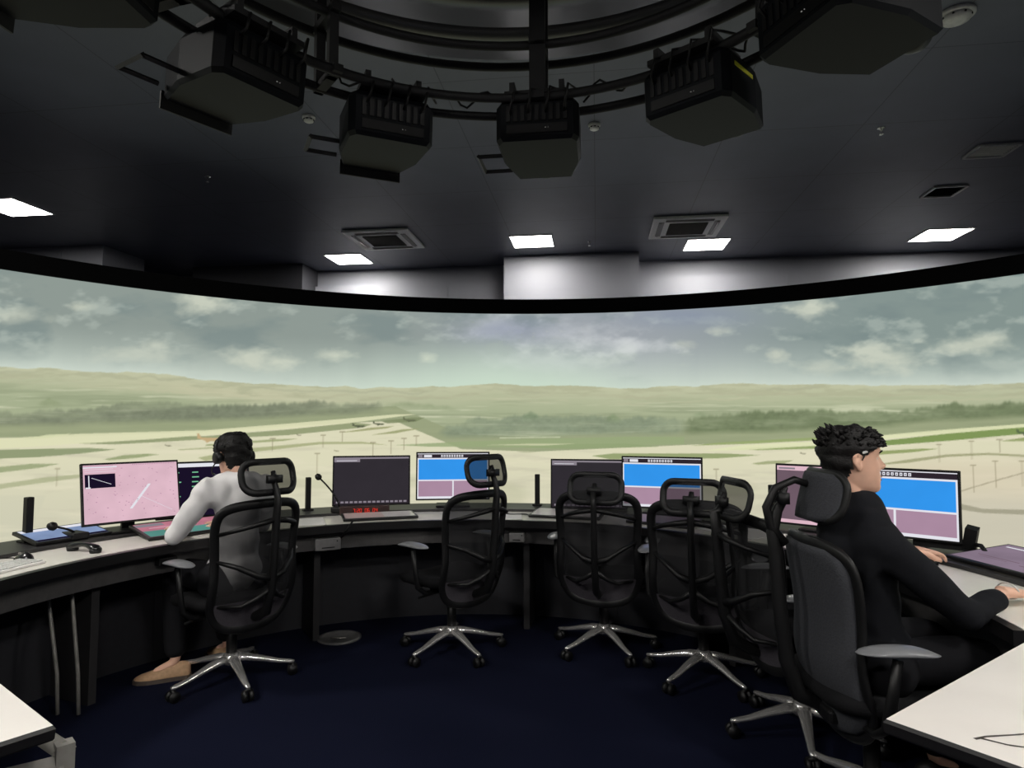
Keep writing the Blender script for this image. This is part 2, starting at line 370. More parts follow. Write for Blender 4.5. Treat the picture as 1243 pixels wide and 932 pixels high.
    for P, c_, a in (
        ([(-400, 546), (-100, 541), (0, 533), (100, 527), (250, 523), (350, 515), (410, 510), (480, 504), (505, 504), (420, 515), (350, 521), (250, 529), (100, 539), (0, 545), (-300, 556)], (222, 222, 184), .9),
        ([(25, 534), (60, 528), (88, 527), (60, 532)], (214, 217, 176), .9),
        ([(98, 539), (180, 534), (231, 530), (250, 530), (350, 522), (430, 514), (452, 516), (440, 520), (350, 529), (250, 534), (140, 540)], (143, 152, 114), .9),
        ([(-100, 548), (0, 546), (60, 545), (110, 544), (142, 546), (100, 551), (50, 555), (0, 557), (-100, 562)], (138, 149, 112), .9),
        ([(128, 558), (150, 553), (180, 551), (195, 552), (170, 556), (135, 559)], (150, 160, 118), .9),
        ([(0, 567), (40, 563), (76, 563), (50, 568), (0, 574)], (150, 160, 120), .85),
        ([(0, 588), (60, 579), (110, 575), (100, 580), (40, 588), (0, 594)], (165, 170, 132), .7),
        ([(250, 540), (330, 534), (362, 533), (345, 536), (250, 542)], (158, 165, 122), .9),
        ([(216, 546), (260, 543), (300, 541), (280, 544), (220, 547)], (170, 174, 134), .9),
        ([(240, 556), (300, 545), (390, 537), (440, 537), (472, 541), (440, 539.5), (390, 540), (310, 549), (250, 560)], (168, 172, 130), .9),
        ([(412, 526), (450, 520), (480, 518), (470, 521), (430, 525)], (158, 160, 116), .9),
        ([(450, 529), (490, 522), (512, 521), (480, 527)], (156, 160, 116), .9),
        ([(462, 512), (500, 508), (515, 508), (505, 513), (470, 515)], (128, 138, 102), .9),
        ([(480, 541), (560, 537), (640, 534), (760, 531), (830, 531), (830, 540), (700, 543), (630, 544), (520, 543)], (152, 167, 124), .85),
        ([(606, 532), (680, 531), (680, 532), (606, 533)], (205, 212, 178), .9),
        ([(588, 541), (640, 539.5), (700, 539.5), (660, 541.5)], (206, 208, 170), .9),
        ([(632, 544), (690, 540), (760, 539), (800, 543), (700, 546)], (146, 162, 118), .8),
        ([(718, 554), (745, 551), (880, 551), (922, 553), (870, 557), (740, 558)], (147, 159, 112), .95),
        ([(838, 542), (870, 538), (1000, 531), (1065, 527), (1065, 531), (920, 539)], (150, 165, 110), .9),
        ([(880, 546), (930, 543), (1000, 541), (1000, 545), (920, 547)], (142, 158, 102), .9),
        ([(910, 563), (930, 560), (962, 559), (950, 563), (918, 564.5)], (160, 166, 124), .9),
        ([(852, 548), (900, 541), (1000, 536), (1100, 526), (1243, 515), (1500, 500), (1500, 505), (1243, 520), (1100, 531), (1000, 541), (900, 547)], (224, 226, 184), .9),
        ([(1000, 543), (1065, 536), (1150, 527), (1243, 519), (1500, 503), (1500, 510), (1243, 527), (1160, 535), (1065, 542), (1000, 546)], (124, 146, 84), .95),
        ([(1000, 551), (1065, 548), (1115, 545), (1140, 545), (1110, 549), (1060, 553), (1000, 556)], (146, 158, 104), .95),
        ([(1213, 536), (1243, 531), (1300, 530), (1300, 534), (1243, 536)], (146, 158, 104), .9),
        ([(1050, 566), (1100, 558), (1150, 552), (1200, 550), (1243, 552.5), (1300, 556), (1300, 559), (1243, 555), (1200, 552.5), (1150, 555), (1100, 562)], (160, 160, 124), .9),
        ([(1120, 612), (1160, 610), (1190, 617), (1243, 618), (1300, 618), (1300, 623), (1243, 624), (1190, 622), (1150, 616)], (158, 154, 132), .85),
        ([(1198, 670), (1215, 666), (1243, 664), (1300, 664), (1300, 676), (1215, 676)], (140, 150, 112), .9),
        ([(-20, 660), (-20, 601), (60, 601), (40, 660)], (203, 202, 178), .4),
    ):
        b_ = inpoly(X+(n3-.5)*2, Y, P); col = np.where(b_[..., None], col*(1-a)+np.array(c_, float)*a, col)
    # aprons seen as soft darker pans
    for cx, cy, rx, ry, a in ((600, 603, 48, 22, .35), (880, 592, 42, 12, .3), (640, 548, 14, 3, .6), (365, 588, 60, 8, .25), (480, 585, 40, 10, .2), (840, 585, 30, 5, .4)):
        q = np.clip(2-2*np.sqrt(((X-cx)/rx)**2+((Y-cy)/ry)**2), 0, 1); q = np.minimum(q, .7)
        col = mix(col, (160, 164, 130), q*a)
    # light masts
    for (mx_, y0, y1) in ((1138, 571, 604), (1181, 565, 598), (1207, 560, 592), (1060, 541, 566), (1140, 540, 562), (1180, 536, 558), (1213, 534, 550), (1237, 560, 590),
                          (393, 529, 544), (416, 525, 537), (453, 538, 556), (475, 536, 552), (491, 533, 547), (506, 530, 542), (331, 533, 548), (386, 551, 575), (73, 569, 590), (868, 570, 585), (690, 600, 616)):
        k = np.clip(1.1-np.abs(X-mx_)/.7, 0, 1)*((Y > y0) & (Y < y1)); h = np.clip(1.2-np.abs(Y-y0)/.9, 0, 1)*(np.abs(X-mx_) < 3.5)
        col = mix(col, (142, 134, 108), np.maximum(k*.75, h*.75))
    q = np.abs(Y-(604-(X-1138)*.30)) < .8
    col = mix(col, (160, 152, 128), q*((X > 1100) & (X < 1243))*.7)
    # parked aircraft
    def plane(cx, cy, k, c_):
        nonlocal col
        b_ = inpoly(X, Y, [(cx-9*k, cy-.4*k), (cx-9.5*k, cy-4.4*k), (cx-8*k, cy-4.2*k), (cx-6*k, cy-1.2*k), (cx+6*k, cy-.8*k), (cx+9*k, cy+.7*k), (cx+5*k, cy+1.8*k), (cx+1*k, cy+1.6*k), (cx-2*k, cy+3*k), (cx-3*k, cy+1.4*k)])
        col = np.where(b_[..., None], np.array(c_, float), col)
    plane(436, 518, .9, (92, 98, 76)); plane(460, 515.5, .8, (92, 98, 76)); plane(498, 511, .9, (104, 110, 84)); plane(1243, 526, 1.1, (86, 100, 74))
    plane(254, 533.5, 1.6, (196, 170, 128)); plane(206, 541.5, .45, (110, 108, 84)); plane(974, 551, .4, (110, 108, 84)); plane(363, 529, .35, (90, 90, 70)); plane(410, 548, .35, (120, 112, 84))
    return lin(np.clip(col, 0, 255))*SCREEN_GAIN

def build_screen():
    root = thing('panoramic_screen', 'huge curved screen showing an airfield under a cloudy sky, behind the console desk', 'screen', (SCR[0], SCR[1], 0))
    s = np.concatenate([np.arange(-8.8, -5.5, .05), np.arange(-5.5, 5.4, .0098), np.arange(5.4, 8.6, .05)])
    z = np.linspace(.08, 2.70, 290)
    S, Z = np.meshgrid(s, z); A = S/SR
    co = np.stack([SR*np.sin(A), SR*np.cos(A), Z], -1).reshape(-1, 3)
    n, k = S.shape
    i = np.arange(n*k).reshape(n, k)
    f = np.stack([i[:-1, :-1], i[1:, :-1], i[1:, 1:], i[:-1, 1:]], -1).reshape(-1)
    me = bpy.data.meshes.new('projection_surface')
    me.vertices.add(n*k); me.vertices.foreach_set('co', co.ravel())
    nf = (n-1)*(k-1); me.loops.add(nf*4); me.loops.foreach_set('vertex_index', f)
    me.polygons.add(nf); me.polygons.foreach_set('loop_start', np.arange(nf)*4); me.polygons.foreach_set('loop_total', np.full(nf, 4))
    me.update()
    ca = me.color_attributes.new('picture', 'FLOAT_COLOR', 'POINT')
    p = sum(picture(S+a*.0045, Z+b*.0045) for a, b in ((-.25, -.75), (.75, -.25), (.25, .75), (-.75, .25)))/4; p = p.reshape(-1, 3); ca.data.foreach_set('color', np.c_[p, np.ones(len(p))].ravel().astype(np.float32))
    m = bpy.data.materials.new('projected_picture'); m.use_nodes = True; nt = m.node_tree; nt.nodes.remove(nt.nodes['Principled BSDF'])
    at = nt.nodes.new('ShaderNodeAttribute'); at.attribute_name = 'picture'
    e = nt.nodes.new('ShaderNodeEmission'); nt.links.new(at.outputs['Color'], e.inputs[0]); nt.links.new(e.outputs[0], nt.nodes['Material Output'].inputs[0])
    me.materials.append(m)
    o = bpy.data.objects.new('projection_surface', me); C.objects.link(o); o.parent = root
    mb = MB().m(M['blackm']); mb.arc((0, 0, 0), SR+.012, SR+.05, .03, 2.72, -91, 89, 96); mb.build('backing_shell', None, root)
    mb = MB().m(M['border']); mb.arc((0, 0, 0), SR-.03, SR+.10, 2.702, 2.872, -91, 89, 120); mb.build('top_border', None, root)
    mb = MB().m(M['blackm']); mb.arc((0, 0, 0), SR-.03, SR+.10, 0, .078, -91, 89, 120); mb.build('bottom_border', None, root)
build_screen()

# ------------------------------------------------------------------ ceiling lights and fittings
M['lampface'] = emat('lamp_diffuser', (1, .97, .92), LAMP)
M['lampface2'] = emat('lamp_diffuser_fill', (1, .97, .92), LAMP_FILL)
M['lampframe'] = mat('lamp_frame', rgb(170, 170, 170), .4)
def lamp(u, v, label, face, group):
    t = thing('ceiling_light', label, 'ceiling light', room(u, v, HC), YAW, group)
    mb = MB()
    for (x, y, a, b) in ((0, -.305, .63, .02), (0, .305, .63, .02), (-.305, 0, .02, .59), (.305, 0, .02, .59)): mb.box((x, y, -.008), (a, b, .014))
    mb.build('frame', M['lampframe'], t)
    mb = MB(); mb.box((0, 0, -.005), (.588, .588, .006)); mb.build('diffuser', face, t)
def uv(x, y): return (x*math.cos(YAW)+y*math.sin(YAW), -x*math.sin(YAW)+y*math.cos(YAW))
for (x, y, l) in ((.30, 9.36, 'square ceiling light panel lit above the grey pillar in the middle'),
                  (6.11, 9.03, 'square ceiling light panel lit at far right, below the dark air vent'),
                  (-2.67, 10.4, 'square ceiling light panel lit just past the left air conditioner'),
                  (2.92, 9.53, 'square ceiling light panel lit just past the right air conditioner'),
                  (-6.22, 7.85, 'square ceiling light panel lit at the far left edge')):
    lamp(*uv(x, y), l, M['lampface'], 'lit ceiling panels')
for (u, v) in ((-2.4, -.9), (2.2, -.9), (-2.4, -3.3), (2.2, -3.3), (-4.6, 1.7), (4.4, 1.7)):  # fill panels out of view; the side pair is added to brighten the desk
    lamp(u, v, 'unseen square ceiling light panel, fill light for tables and desk', M['lampface2'], 'unseen fill ceiling panels')

M['acw'] = mat('air_conditioner_panel', rgb(246, 246, 240), .5, var=.04)
M['acg'] = mat('air_conditioner_grille', rgb(88, 84, 76), .7)
def aircon(x, y, label):
    u, v = uv(x, y); t = thing('air_conditioner', label, 'air conditioner', room(u, v, HC), YAW, 'ceiling air conditioners')
    mb = MB(); mb.box((0, 0, -.02), (.95, .95, .035), bev=.012); mb.build('panel', M['acw'], t)
    mb = MB(); mb.box((0, 0, -.04), (.5, .5, .008))
    for i in range(13): mb.box((0, -.24+.04*i, -.047), (.5, .012, .008))
    mb.build('grille', M['acg'], t)
    for a in range(4):
        mb = MB(); mb.box((0, .36, -.041), (.62, .07, .006)); mb.box((0, .375, -.047), (.6, .03, .008), (.3, 0, 0))
        o = mb.build('air_flap', M['greym'], t); o.rotation_euler = (0, 0, a*math.pi/2)
aircon(-1.85, 9.22, 'square ceiling cassette air conditioner left of the middle light')
aircon(2.38, 8.63, 'square ceiling cassette air conditioner right of the middle light')
def vent(x, y, sx, sy, label, name, m1, cat):
    u, v = uv(x, y); t = thing(name, label, cat, room(u, v, HC), YAW)
    mb = MB()
    for (a, b, c, d) in ((0, -sy/2, sx, .03), (0, sy/2, sx, .03), (-sx/2, 0, .03, sy), (sx/2, 0, .03, sy)): mb.box((a, b, -.01), (c, d, .018))
    mb.build('frame', M['lampframe'], t)
    mb = MB(); mb.box((0, 0, -.003), (sx-.03, sy-.03, .004))
    for i in range(7): mb.box((0, -sy/2+.05+(sy-.1)*i/6, -.009), (sx-.04, .02, .008), (.5, 0, 0))
    mb.build('grille', m1, t)
vent(5.0, 7.3, .34, .34, 'small dark square air vent in ceiling above the far right light', 'air_vent', M['black'], 'air vent')
vent(4.72, 6.18, .36, .30, 'pale rectangular ceiling vent nearest the upper right corner', 'air_vent', M['acw'], 'air vent')

def detector(x, y, r, label, name='smoke_detector', cat='smoke detector'):
    u, v = uv(x, y); t = thing(name, label, cat, room(u, v, HC))
    mb = MB().m(M['white'], True); mb.lathe([(r, 0), (r, -.018), (r*.92, -.024)], seg=24); mb.build('base', None, t)
    mb = MB().m(M['white'], True); mb.lathe([(r*.8, -.024), (r*.75, -.045), (r*.4, -.055), (.001, -.056)], seg=24); mb.build('sensor_head', None, t)
    mb = MB().m(M['black'])
    for k in range(8): mb.box((r*.77*math.cos(k*.785), r*.77*math.sin(k*.785), -.034), (.012, .012, .01), (0, 0, k*.785))
    mb.build('slot_ring', None, t)
detector(-1.78, 5.48, .055, 'small round white smoke detector on ceiling left of the middle projector')
detector(.74, 5.63, .055, 'small round white smoke detector on ceiling right of the middle projector')
detector(2.91, 4.06, .11, 'large round white ceiling fitting beside the top right projector', 'ceiling_speaker', 'ceiling speaker')
def sprinkler(x, y, label):
    u, v = uv(x, y); t = thing('sprinkler', label, 'sprinkler', room(u, v, HC))
    mb = MB().m(M['chrome'], True); mb.lathe([(.035, 0), (.03, -.008), (.012, -.01), (.01, -.03)], seg=16); mb.build('rosette', None, t)
    mb = MB().m(M['chrome'], True); mb.tube([(-.01, 0, -.03), (-.014, 0, -.045), (0, 0, -.06)], .003, 6); mb.tube([(.01, 0, -.03), (.014, 0, -.045), (0, 0, -.06)], .003, 6)
    mb.lathe([(.002, -.058), (.02, -.06), (.02, -.063), (.001, -.064)], seg=12); mb.build('deflector', None, t)
sprinkler(-3.32, 6.86, 'small metal sprinkler head on dark ceiling at left')
sprinkler(3.36, 5.7, 'small metal sprinkler head on dark ceiling at right')
sprinkler(1.15, 9.4, 'small metal sprinkler head beside the middle ceiling light')

# ------------------------------------------------------------------ ring truss and projectors
def ring_truss():
    t = thing('ring_truss', 'black circular ceiling truss of four rings carrying the projectors', 'truss', (RC[0], RC[1], HC))
    for (r, z) in ((1.64, 3.22), (1.42, 3.22), (1.72, 3.57), (1.50, 3.57)):
        mb = MB().m(M['blackm'], True)
        mb.tube([(r*math.cos(a), r*math.sin(a), z-HC) for a in np.linspace(0, 2*math.pi, 97)[:-1]], .026, 8, closed=True); mb.build('ring', None, t)
    for az in (8, -37, 57, -68, 88, 110, 150, 190, 230, -100):
        mb = MB().m(M['blackm'])
        d = Vector((math.sin(R_(az)), math.cos(R_(az)), 0)); rz = -R_(az)
        wx = .09 if az == 8 else .05
        for r in (1.47, 1.66): mb.box(d*r+Vector((0, 0, (3.2+HC)/2-HC)), (wx, .04, HC-3.2), (0, 0, rz))
        mb.box(d*1.57+Vector((0, 0, 3.57-HC)), (wx, .30, .04), (0, 0, rz)); mb.box(d*1.53+Vector((0, 0, 3.22-HC)), (wx, .30, .04), (0, 0, rz))
        mb.box(d*1.565+Vector((0, 0, -.008)), (.14, .34, .014), (0, 0, rz))
        mb.build('hanger', None, t)
    mb = MB().m(M['black'], True)
    for k in range(26):
        a0 = k*2*math.pi/26+.1; pts = []
        for i in range(9):
            a = a0+.2*i/8; pts.append(((1.53+.05*math.sin(i*1.3+k))*math.cos(a), (1.53+.05*math.sin(i*1.3+k))*math.sin(a), 3.27-HC+.035*math.sin(i*.8+k)))
        mb.tube(pts, .007, 5)
    mb.build('cable_run', None, t)
ring_truss()

def projector(az, R, label, tilt=0, zoff=0, sticker=False, hood=True, bracket=True):
    p = polar(RC, R, az, 3.10+zoff); t = thing('projector', label, 'projector', p, -R_(az), 'projectors hung under the ring truss')
    Wd, L, Hh = .47, .60, .24
    rot = Matrix.Rotation(R_(tilt), 4, 'X')
    def put(o): o.matrix_local = rot; return o
    mb = MB().m(M['proj'])
    # housing: chamfered, narrower at the lens end, rear corners cut
    prof = [(-Wd/2+.03, -L/2), (Wd/2-.03, -L/2), (Wd/2, -L/2+.05), (Wd/2, .05), (Wd/2-.06, L/2), (-Wd/2+.06, L/2), (-Wd/2, .05), (-Wd/2, -L/2+.05)]
    rows = []
    for (z, k) in ((-Hh/2, .94), (-Hh/2+.02, 1), (Hh/2-.03, 1), (Hh/2, .93)): rows.append([(x*k, y*k, z) for x, y in prof])
    V = mb.grid(rows, closed_u=True); mb.face(list(reversed(V[0]))); mb.face(V[-1])
    put(mb.build('housing', None, t))
    mb = MB().m(M['black'])
    for i in range(9): mb.box((-.16+.04*i, -L/2-.003, .03), (.022, .008, .09))
    mb.box((0, -L/2-.003, -.06), (.34, .008, .05))
    put(mb.build('rear_vent', None, t))
    mb = MB().m(M['black'], True); mb.tube([(0, L/2-.02, -.02), (0, L/2+.06, -.02), (0, L/2+.10, -.02)], [.075, .075, .062], 24); put(mb.build('lens', None, t))
    if hood:
        mb = MB().m(M['blackm']); mb.box((0, L/2+.008, -Hh/2-.0), (Wd*.8, .012, .09)); put(mb.build('lens_hood', None, t))
    mb = MB().m(M['blackm'])
    xb = -Wd/2-.16
    for (a, b) in (((-Wd/2+.02, .04, -.06), (xb, .04, -.06)), ((-Wd/2+.02, .28, -.06), (xb, .28, -.06)), ((xb, .03, -.06), (xb, .29, -.06))): mb.tube([a, b], .013, 4)
    if bracket: put(mb.build('side_bracket', None, t))
    else: mb.bm.free()
    mb = MB().m(M['blackm'])
    mb.box((0, -.12, Hh/2+.02), (.36, .40, .03)); mb.box((-.14, -.12, Hh/2+.06), (.03, .36, .07)); mb.box((.14, -.12, Hh/2+.06), (.03, .36, .07))
    mb.build('mount_plate', None, t)
    mb = MB().m(M['black'], True)
    for k in range(4):
        x = -.15+.1*k
        mb.tube([(x, -L/2, .03), (x+.01, -L/2-.05, .05), (x+.03, -L/2-.05, .13+.01*k), (x+.06, -L/2+.02, .17), (x+.12, -L/2+.1, .16)], .007, 6)
    mb.build('cables', None, t)
    mb = MB().m(M['ledw']); mb.box((.05, -L/2-.008, -.06), (.006, .003, .003)); mb.box((.065, -L/2-.008, -.06), (.003, .003, .003)); put(mb.build('status_light', None, t))
    if sticker:
        mb = MB().m(M['yellow']); mb.box((Wd/2+.001, -.1, .05), (.004, .22, .02)); put(mb.build('warning_strip', None, t))
projector(8, 1.72, 'black projector in the middle, hung straight ahead of the camera', 0, hood=False)
projector(-24, 1.74, 'black projector just left of the middle one, with a square side bracket', 4, -.02)
projector(-54, 1.62, 'large looking black projector second from left, hiding the truss hangers', 6, -.02)
projector(42, 1.65, 'black projector right of the middle one, with a yellow strip on its side', 4, 0, True, False, False)
projector(71, 1.57, 'black projector cut off by the top edge at right', 2, 0, False, False, False)
projector(-84, 1.66, 'black projector cut off at the top left corner', 4, 0)

# ------------------------------------------------------------------ console desk
def console():
    t = thing('console_desk', 'long curved control console desk with pale top and dark front, under the monitors', 'desk', (DC[0], DC[1], 0))
    A0, A1 = -111, 102.5
    mb = MB().m(M['desk']); mb.arc((0, 0, 0), 1.90, 2.62, .735, .75, A0, A1, 110); mb.build('worktop', None, t)
    mb = MB().m(M['deskedge']); mb.arc((0, 0, 0), 1.865, 2.63, .70, .734, A0, A1, 110); mb.arc((0, 0, 0), 1.865, 1.899, .734, .748, A0, A1, 110); mb.build('worktop_edge', None, t)
    mb = MB().m(M['apron']); mb.arc((0, 0, 0), 1.95, 1.98, .585, .70, A0, A1, 110); mb.build('fascia', None, t)
    mb = MB().m(M['panel']); mb.arc((0, 0, 0), 2.32, 2.36, .0, .70, A0, A1, 110)
    for a in range(-105, 100, 13): mb.box(polar((0, 0), 2.318, a, .36), (.012, .004, .66), (0, 0, -R_(a)))
    mb.build('modesty_panel', None, t)
    mb = MB().m(M['deskdark']); mb.arc((0, 0, 0), 2.27, 2.62, .751, .768, A0, A1, 110); mb.build('equipment_shelf', None, t)
    for a in (-96, -66, -30, 10, 49, 80, 99):
        mb = MB().m(M['deskdark']); mb.box(polar((0, 0), 2.16, a, .35), (.04, .30, .70), (0, 0, -R_(a))); mb.build('support', None, t)
console()
def on_desk(r, a, z=.75): return polar(DC, r, a, z)
SHELF = .7685

# monitors ---------------------------------------------------------------
blue = emat('display_blue', rgb(52, 152, 240), MON, .03, 6); mauve = emat('display_mauve', rgb(172, 140, 162), MON, .03, 6); wht = emat('display_white', rgb(232, 232, 240), MON)
dark = emat('display_dark', rgb(50, 46, 52), MON, .04, 6); dark2 = emat('display_navy', rgb(26, 18, 40), MON); ttl = emat('display_title_bar', rgb(46, 38, 46), MON)
grn = emat('display_green', rgb(120, 190, 150), MON); pink = emat('display_pink', rgb(224, 186, 200), MON, .06, 7); pinkd = emat('display_spots', rgb(186, 140, 166), MON)
greyt = emat('display_grey', rgb(138, 130, 140), MON); teal = emat('display_teal', rgb(96, 158, 148), .8*MON, .06, 8); rose = emat('display_rose', rgb(206, 132, 150), .8*MON, .1, 8); plum = emat('display_plum', rgb(112, 92, 104), MON, .05, 6)
purp = emat('display_lilac', rgb(150, 132, 150), .8*MON, .1, 5); skyb = emat('display_pale_blue', rgb(150, 172, 214), .75*MON, .1, 8)
offm = mat('display_dark_glass', rgb(22, 22, 26), .15)
def blue_ui(g=.5):
    r = [(0, 0, 1, 1, wht), (.0, .90, 1, .985, ttl), (.01, .91, .07, .975, greyt), (.09, .915, .2, .97, wht), (.015, .42, .985, .87, blue), (.015, .05, .5-.01, .39, mauve), (.5+.01, .05, .985, .39, mauve)]
    rnd = random.Random(3)
    for i in range(9): r.append((.33+.036*i, .92, .33+.036*i+.024, .968, wht)); r.append((.336+.036*i, .935, .336+.036*i+.012, .95, ttl))
    return r
def dark_ui():
    r = [(0, 0, 1, 1, dark), (.0, .965, 1, 1, greyt), (0, .90, .34, .965, greyt), (.03, .925, .3, .935, wht), (0, .0, 1, .012, ttl), (.0, .02, 1, .07, ttl)]
    for i in range(16): r.append((.03+.06*i, .025, .03+.06*i+.042, .065, greyt))
    return r
def radar_ui():
    rnd = random.Random(5); r = [(0, 0, 1, 1, pink), (0, .95, .34, .97, wht), (0, .975, .3, .985, pinkd), (.015, .60, .32, .84, dark2), (.05, .62, .06, .82, wht), (.02, .60, .07, .62, wht), (.02, .88, .33, .885, wht), (.02, .92, .3, .925, wht)]
    for i in range(22): a = .46+.0095*i; r.append((a, .2+.019*i, a+.03, .2+.019*i+.02, wht))
    for i in range(20): r.append((.56+.018*i, .42-.016*i, .56+.018*i+.018, .42-.016*i+.006, wht))
    for i in range(14): r.append((.08+.014*i, .77-.009*i, .08+.014*i+.014, .77-.009*i+.008, wht))
    for i in range(80): x, y = rnd.uniform(.03, .96), rnd.uniform(.05, .93); r.append((x, y, x+rnd.uniform(.006, .016), y+rnd.uniform(.006, .014), pinkd)) if not (x < .35 and y > .55) else None
    for i in range(24): r.append((.5+.02*i, .975, .5+.02*i+.012, .988, pinkd))
    return r
def strip_ui():
    rnd = random.Random(9); r = [(0, 0, 1, 1, dark2), (0, .93, 1, 1, wht)]
    for c in range(2):
        for i in range(9):
            x = .12+.24*c; y = .10+.09*i; r.append((x, y, x+rnd.uniform(.06, .13), y+.022, grn))
    for i in range(8): r.append((.56+rnd.uniform(0, .1), .2+.08*i, .58+rnd.uniform(.05, .1), .21+.08*i, greyt))
    return r
def plum_ui():
    return [(0, 0, 1, 1, plum), (0, .92, 1, 1, pink), (0, 0, 1, .06, pink), (.02, .94, .2, .97, greyt)]
def monitor(r, a, face, ui, label, z=.97, tilt=4, w=.53, h=.335, arm=False):
    base = on_desk(r, a, SHELF)
    t = thing('monitor', label, 'monitor', base, -R_(face), 'desktop monitors along the console')
    zc = z-SHELF
    T = Matrix.Translation((0, 0, zc)) @ Matrix.Rotation(R_(-tilt), 4, 'X')
    mb = MB().m(M['black']); mb.box((0, 0, 0), (w+.022, .022, h+.024), bev=.004); mb.box((0, .022, -.02), (w*.62, .03, h*.6), bev=.01)
    o = mb.build('casing', None, t); o.matrix_local = T
    mb = MB()
    for i, (x0, y0, x1, y1, mm) in enumerate(ui):
        mb.m(mm); yy = -.0116-.00004*min(i, 60)
        mb.poly([((x0-.5)*w, yy, (y0-.5)*h), ((x1-.5)*w, yy, (y0-.5)*h), ((x1-.5)*w, yy, (y1-.5)*h), ((x0-.5)*w, yy, (y1-.5)*h)])
    o = mb.build('display', None, t); o.matrix_local = T
    mb = MB().m(M['black']); mb.box((0, .055, zc/2), (.07, .03, zc), bev=.005); mb.box((0, .04, zc-.02), (.1, .05, .09)); mb.build('stand_neck', None, t)
    mb = MB().m(M['black']); mb.box((0, .02, .008), (.25, .19, .014), bev=.005); mb.build('stand_foot', None, t)
    if arm:
        mb = MB().m(M['black']); mb.box((.31, .02, zc-.14), (.05, .06, .10), (.2, .2, 0)); mb.box((.2, .03, zc-.19), (.26, .04, .035)); mb.tube([(.33, 0, zc-.17), (.36, -.06, .06), (.40, -.10, .01)], .01, 8)
        mb.build('side_arm', None, t)
    return t
monitor(2.36, -56.2, -50, radar_ui(), 'monitor with pink radar map display, in front of person in white shirt', .995, 12, .50, .325)
monitor(2.48, -45, -36, strip_ui(), 'black monitor with green flight strips, behind shoulder of person in white shirt', .965, 3)
monitor(2.38, -18.9, -12, dark_ui(), 'monitor with dark grey display above the small red clock', .975, 3)
monitor(2.42, -4.6, -6, blue_ui(), 'monitor with blue display behind the chair with a raised headrest', .995, 3)
monitor(2.38, 19.8, 10, dark_ui(), 'monitor with dark grey display behind the chair with chrome star base', .95, 3)
monitor(2.40, 32.4, 20, blue_ui(), 'monitor with blue display right of the centre, beside the dark monitor', .98, 3)
monitor(2.42, 58, 44, plum_ui(), 'monitor with dull mauve display left of the person in black', .97, 3)
monitor(2.36, 69.0, 44, blue_ui(), 'monitor with blue display directly in front of the person in black', .99, 3, .54, .325, True)

# upright posts
for a, l in ((-67.2, 'slim black upright post at the left end of the console'), (-29, 'slim black upright post left of the gooseneck microphone'),
             (10.2, 'slim black upright post in the middle, between blue and dark monitors'), (49.2, 'slim black upright post left of the mauve monitor')):
    t = thing('desk_post', l, 'post', on_desk(2.5, a, SHELF), -R_(a), 'upright posts along the console')
    mb = MB().m(M['black']); mb.box((0, 0, .122), (.036, .036, .225), bev=.004); mb.build('column', None, t)
    mb = MB().m(M['black']); mb.box((0, 0, .006), (.07, .07, .011), bev=.003); mb.build('foot', None, t)
# gooseneck microphones
def mic(r, a, rz, lean, hgt, label):
    t = thing('gooseneck_microphone', label, 'microphone', on_desk(r, a, SHELF if r > 2.27 else .7505), rz)
    mb = MB().m(M['black']); mb.box((0, 0, .02), (.09, .13, .038), bev=.008); mb.build('base', None, t)
    pts = [(lean*(i/8)**1.6, -.02*(i/8), .03+hgt*(i/8)) for i in range(9)]
    mb = MB().m(M['black'], True); mb.tube(pts, .006, 8); mb.build('neck', None, t)
    e = Vector(pts[-1]); d = (e-Vector(pts[-2])).normalized()
    mb = MB().m(M['black'], True); mb.tube([e, e+d*.012, e+d*.03, e+d*.045], [.012, .022, .022, .012], 14); mb.build('microphone_head', None, t)
mic(2.32, -24.6, 0, -.13, .20, 'black gooseneck microphone leaning left beside the dark monitor')
mic(2.36, -63.5, R_(60), -.10, .05, 'low black gooseneck microphone beside the leftmost upright post')
mic(2.15, 68, R_(-40), .06, .10, 'black gooseneck microphone on desk before the person in black')

# flat touch panels, papers and small gear
def panel(r, a, w, d, tilt, faces, label, lift=.0, name='touch_panel', rz=0):
    t = thing(name, label, 'touch panel', on_desk(r, a, .7505), -R_(a+rz))
    T = Matrix.Translation((0, 0, .012+lift+math.sin(R_(tilt))*d/2)) @ Matrix.Rotation(R_(tilt), 4, 'X')
    mb = MB().m(M['deskedge']); mb.box((0, 0, 0), (w+.03, d+.03, .018), bev=.004); o = mb.build('casing', None, t); o.matrix_local = T
    mb = MB()
    for i, (x0, y0, x1, y1, mm) in enumerate(faces):
        mb.m(mm); mb.poly([((x0-.5)*w, (y0-.5)*d, .0095+.0001*i), ((x1-.5)*w, (y0-.5)*d, .0095+.0001*i), ((x1-.5)*w, (y1-.5)*d, .0095+.0001*i), ((x0-.5)*w, (y1-.5)*d, .0095+.0001*i)])
    o = mb.build('display', None, t); o.matrix_local = T
    if tilt > 2:
        mb = MB().m(M['deskedge']); mb.box((0, d/2-.03, .015+math.sin(R_(tilt))*d/2), (w*.6, .02, max(.01, math.sin(R_(tilt))*d))); mb.build('prop', None, t)
panel(2.16, -50.5, .50, .26, 8, [(0, 0, 1, 1, rose), (0, 0, 1, .42, teal), (.45, .05, .47, .4, greyt), (0, .44, 1, .46, greyt), (.1, .6, .4, .63, pink), (.0, .75, .3, .95, greyt)], 'flat touch panel glowing pink and teal, before the pink radar monitor')
panel(2.42, -64, .36, .20, 10, [(0, 0, 1, 1, skyb), (0, .8, 1, 1, wht), (0, 0, 1, .12, dark2)], 'pale blue glowing flat panel on the left part of the console', .018)
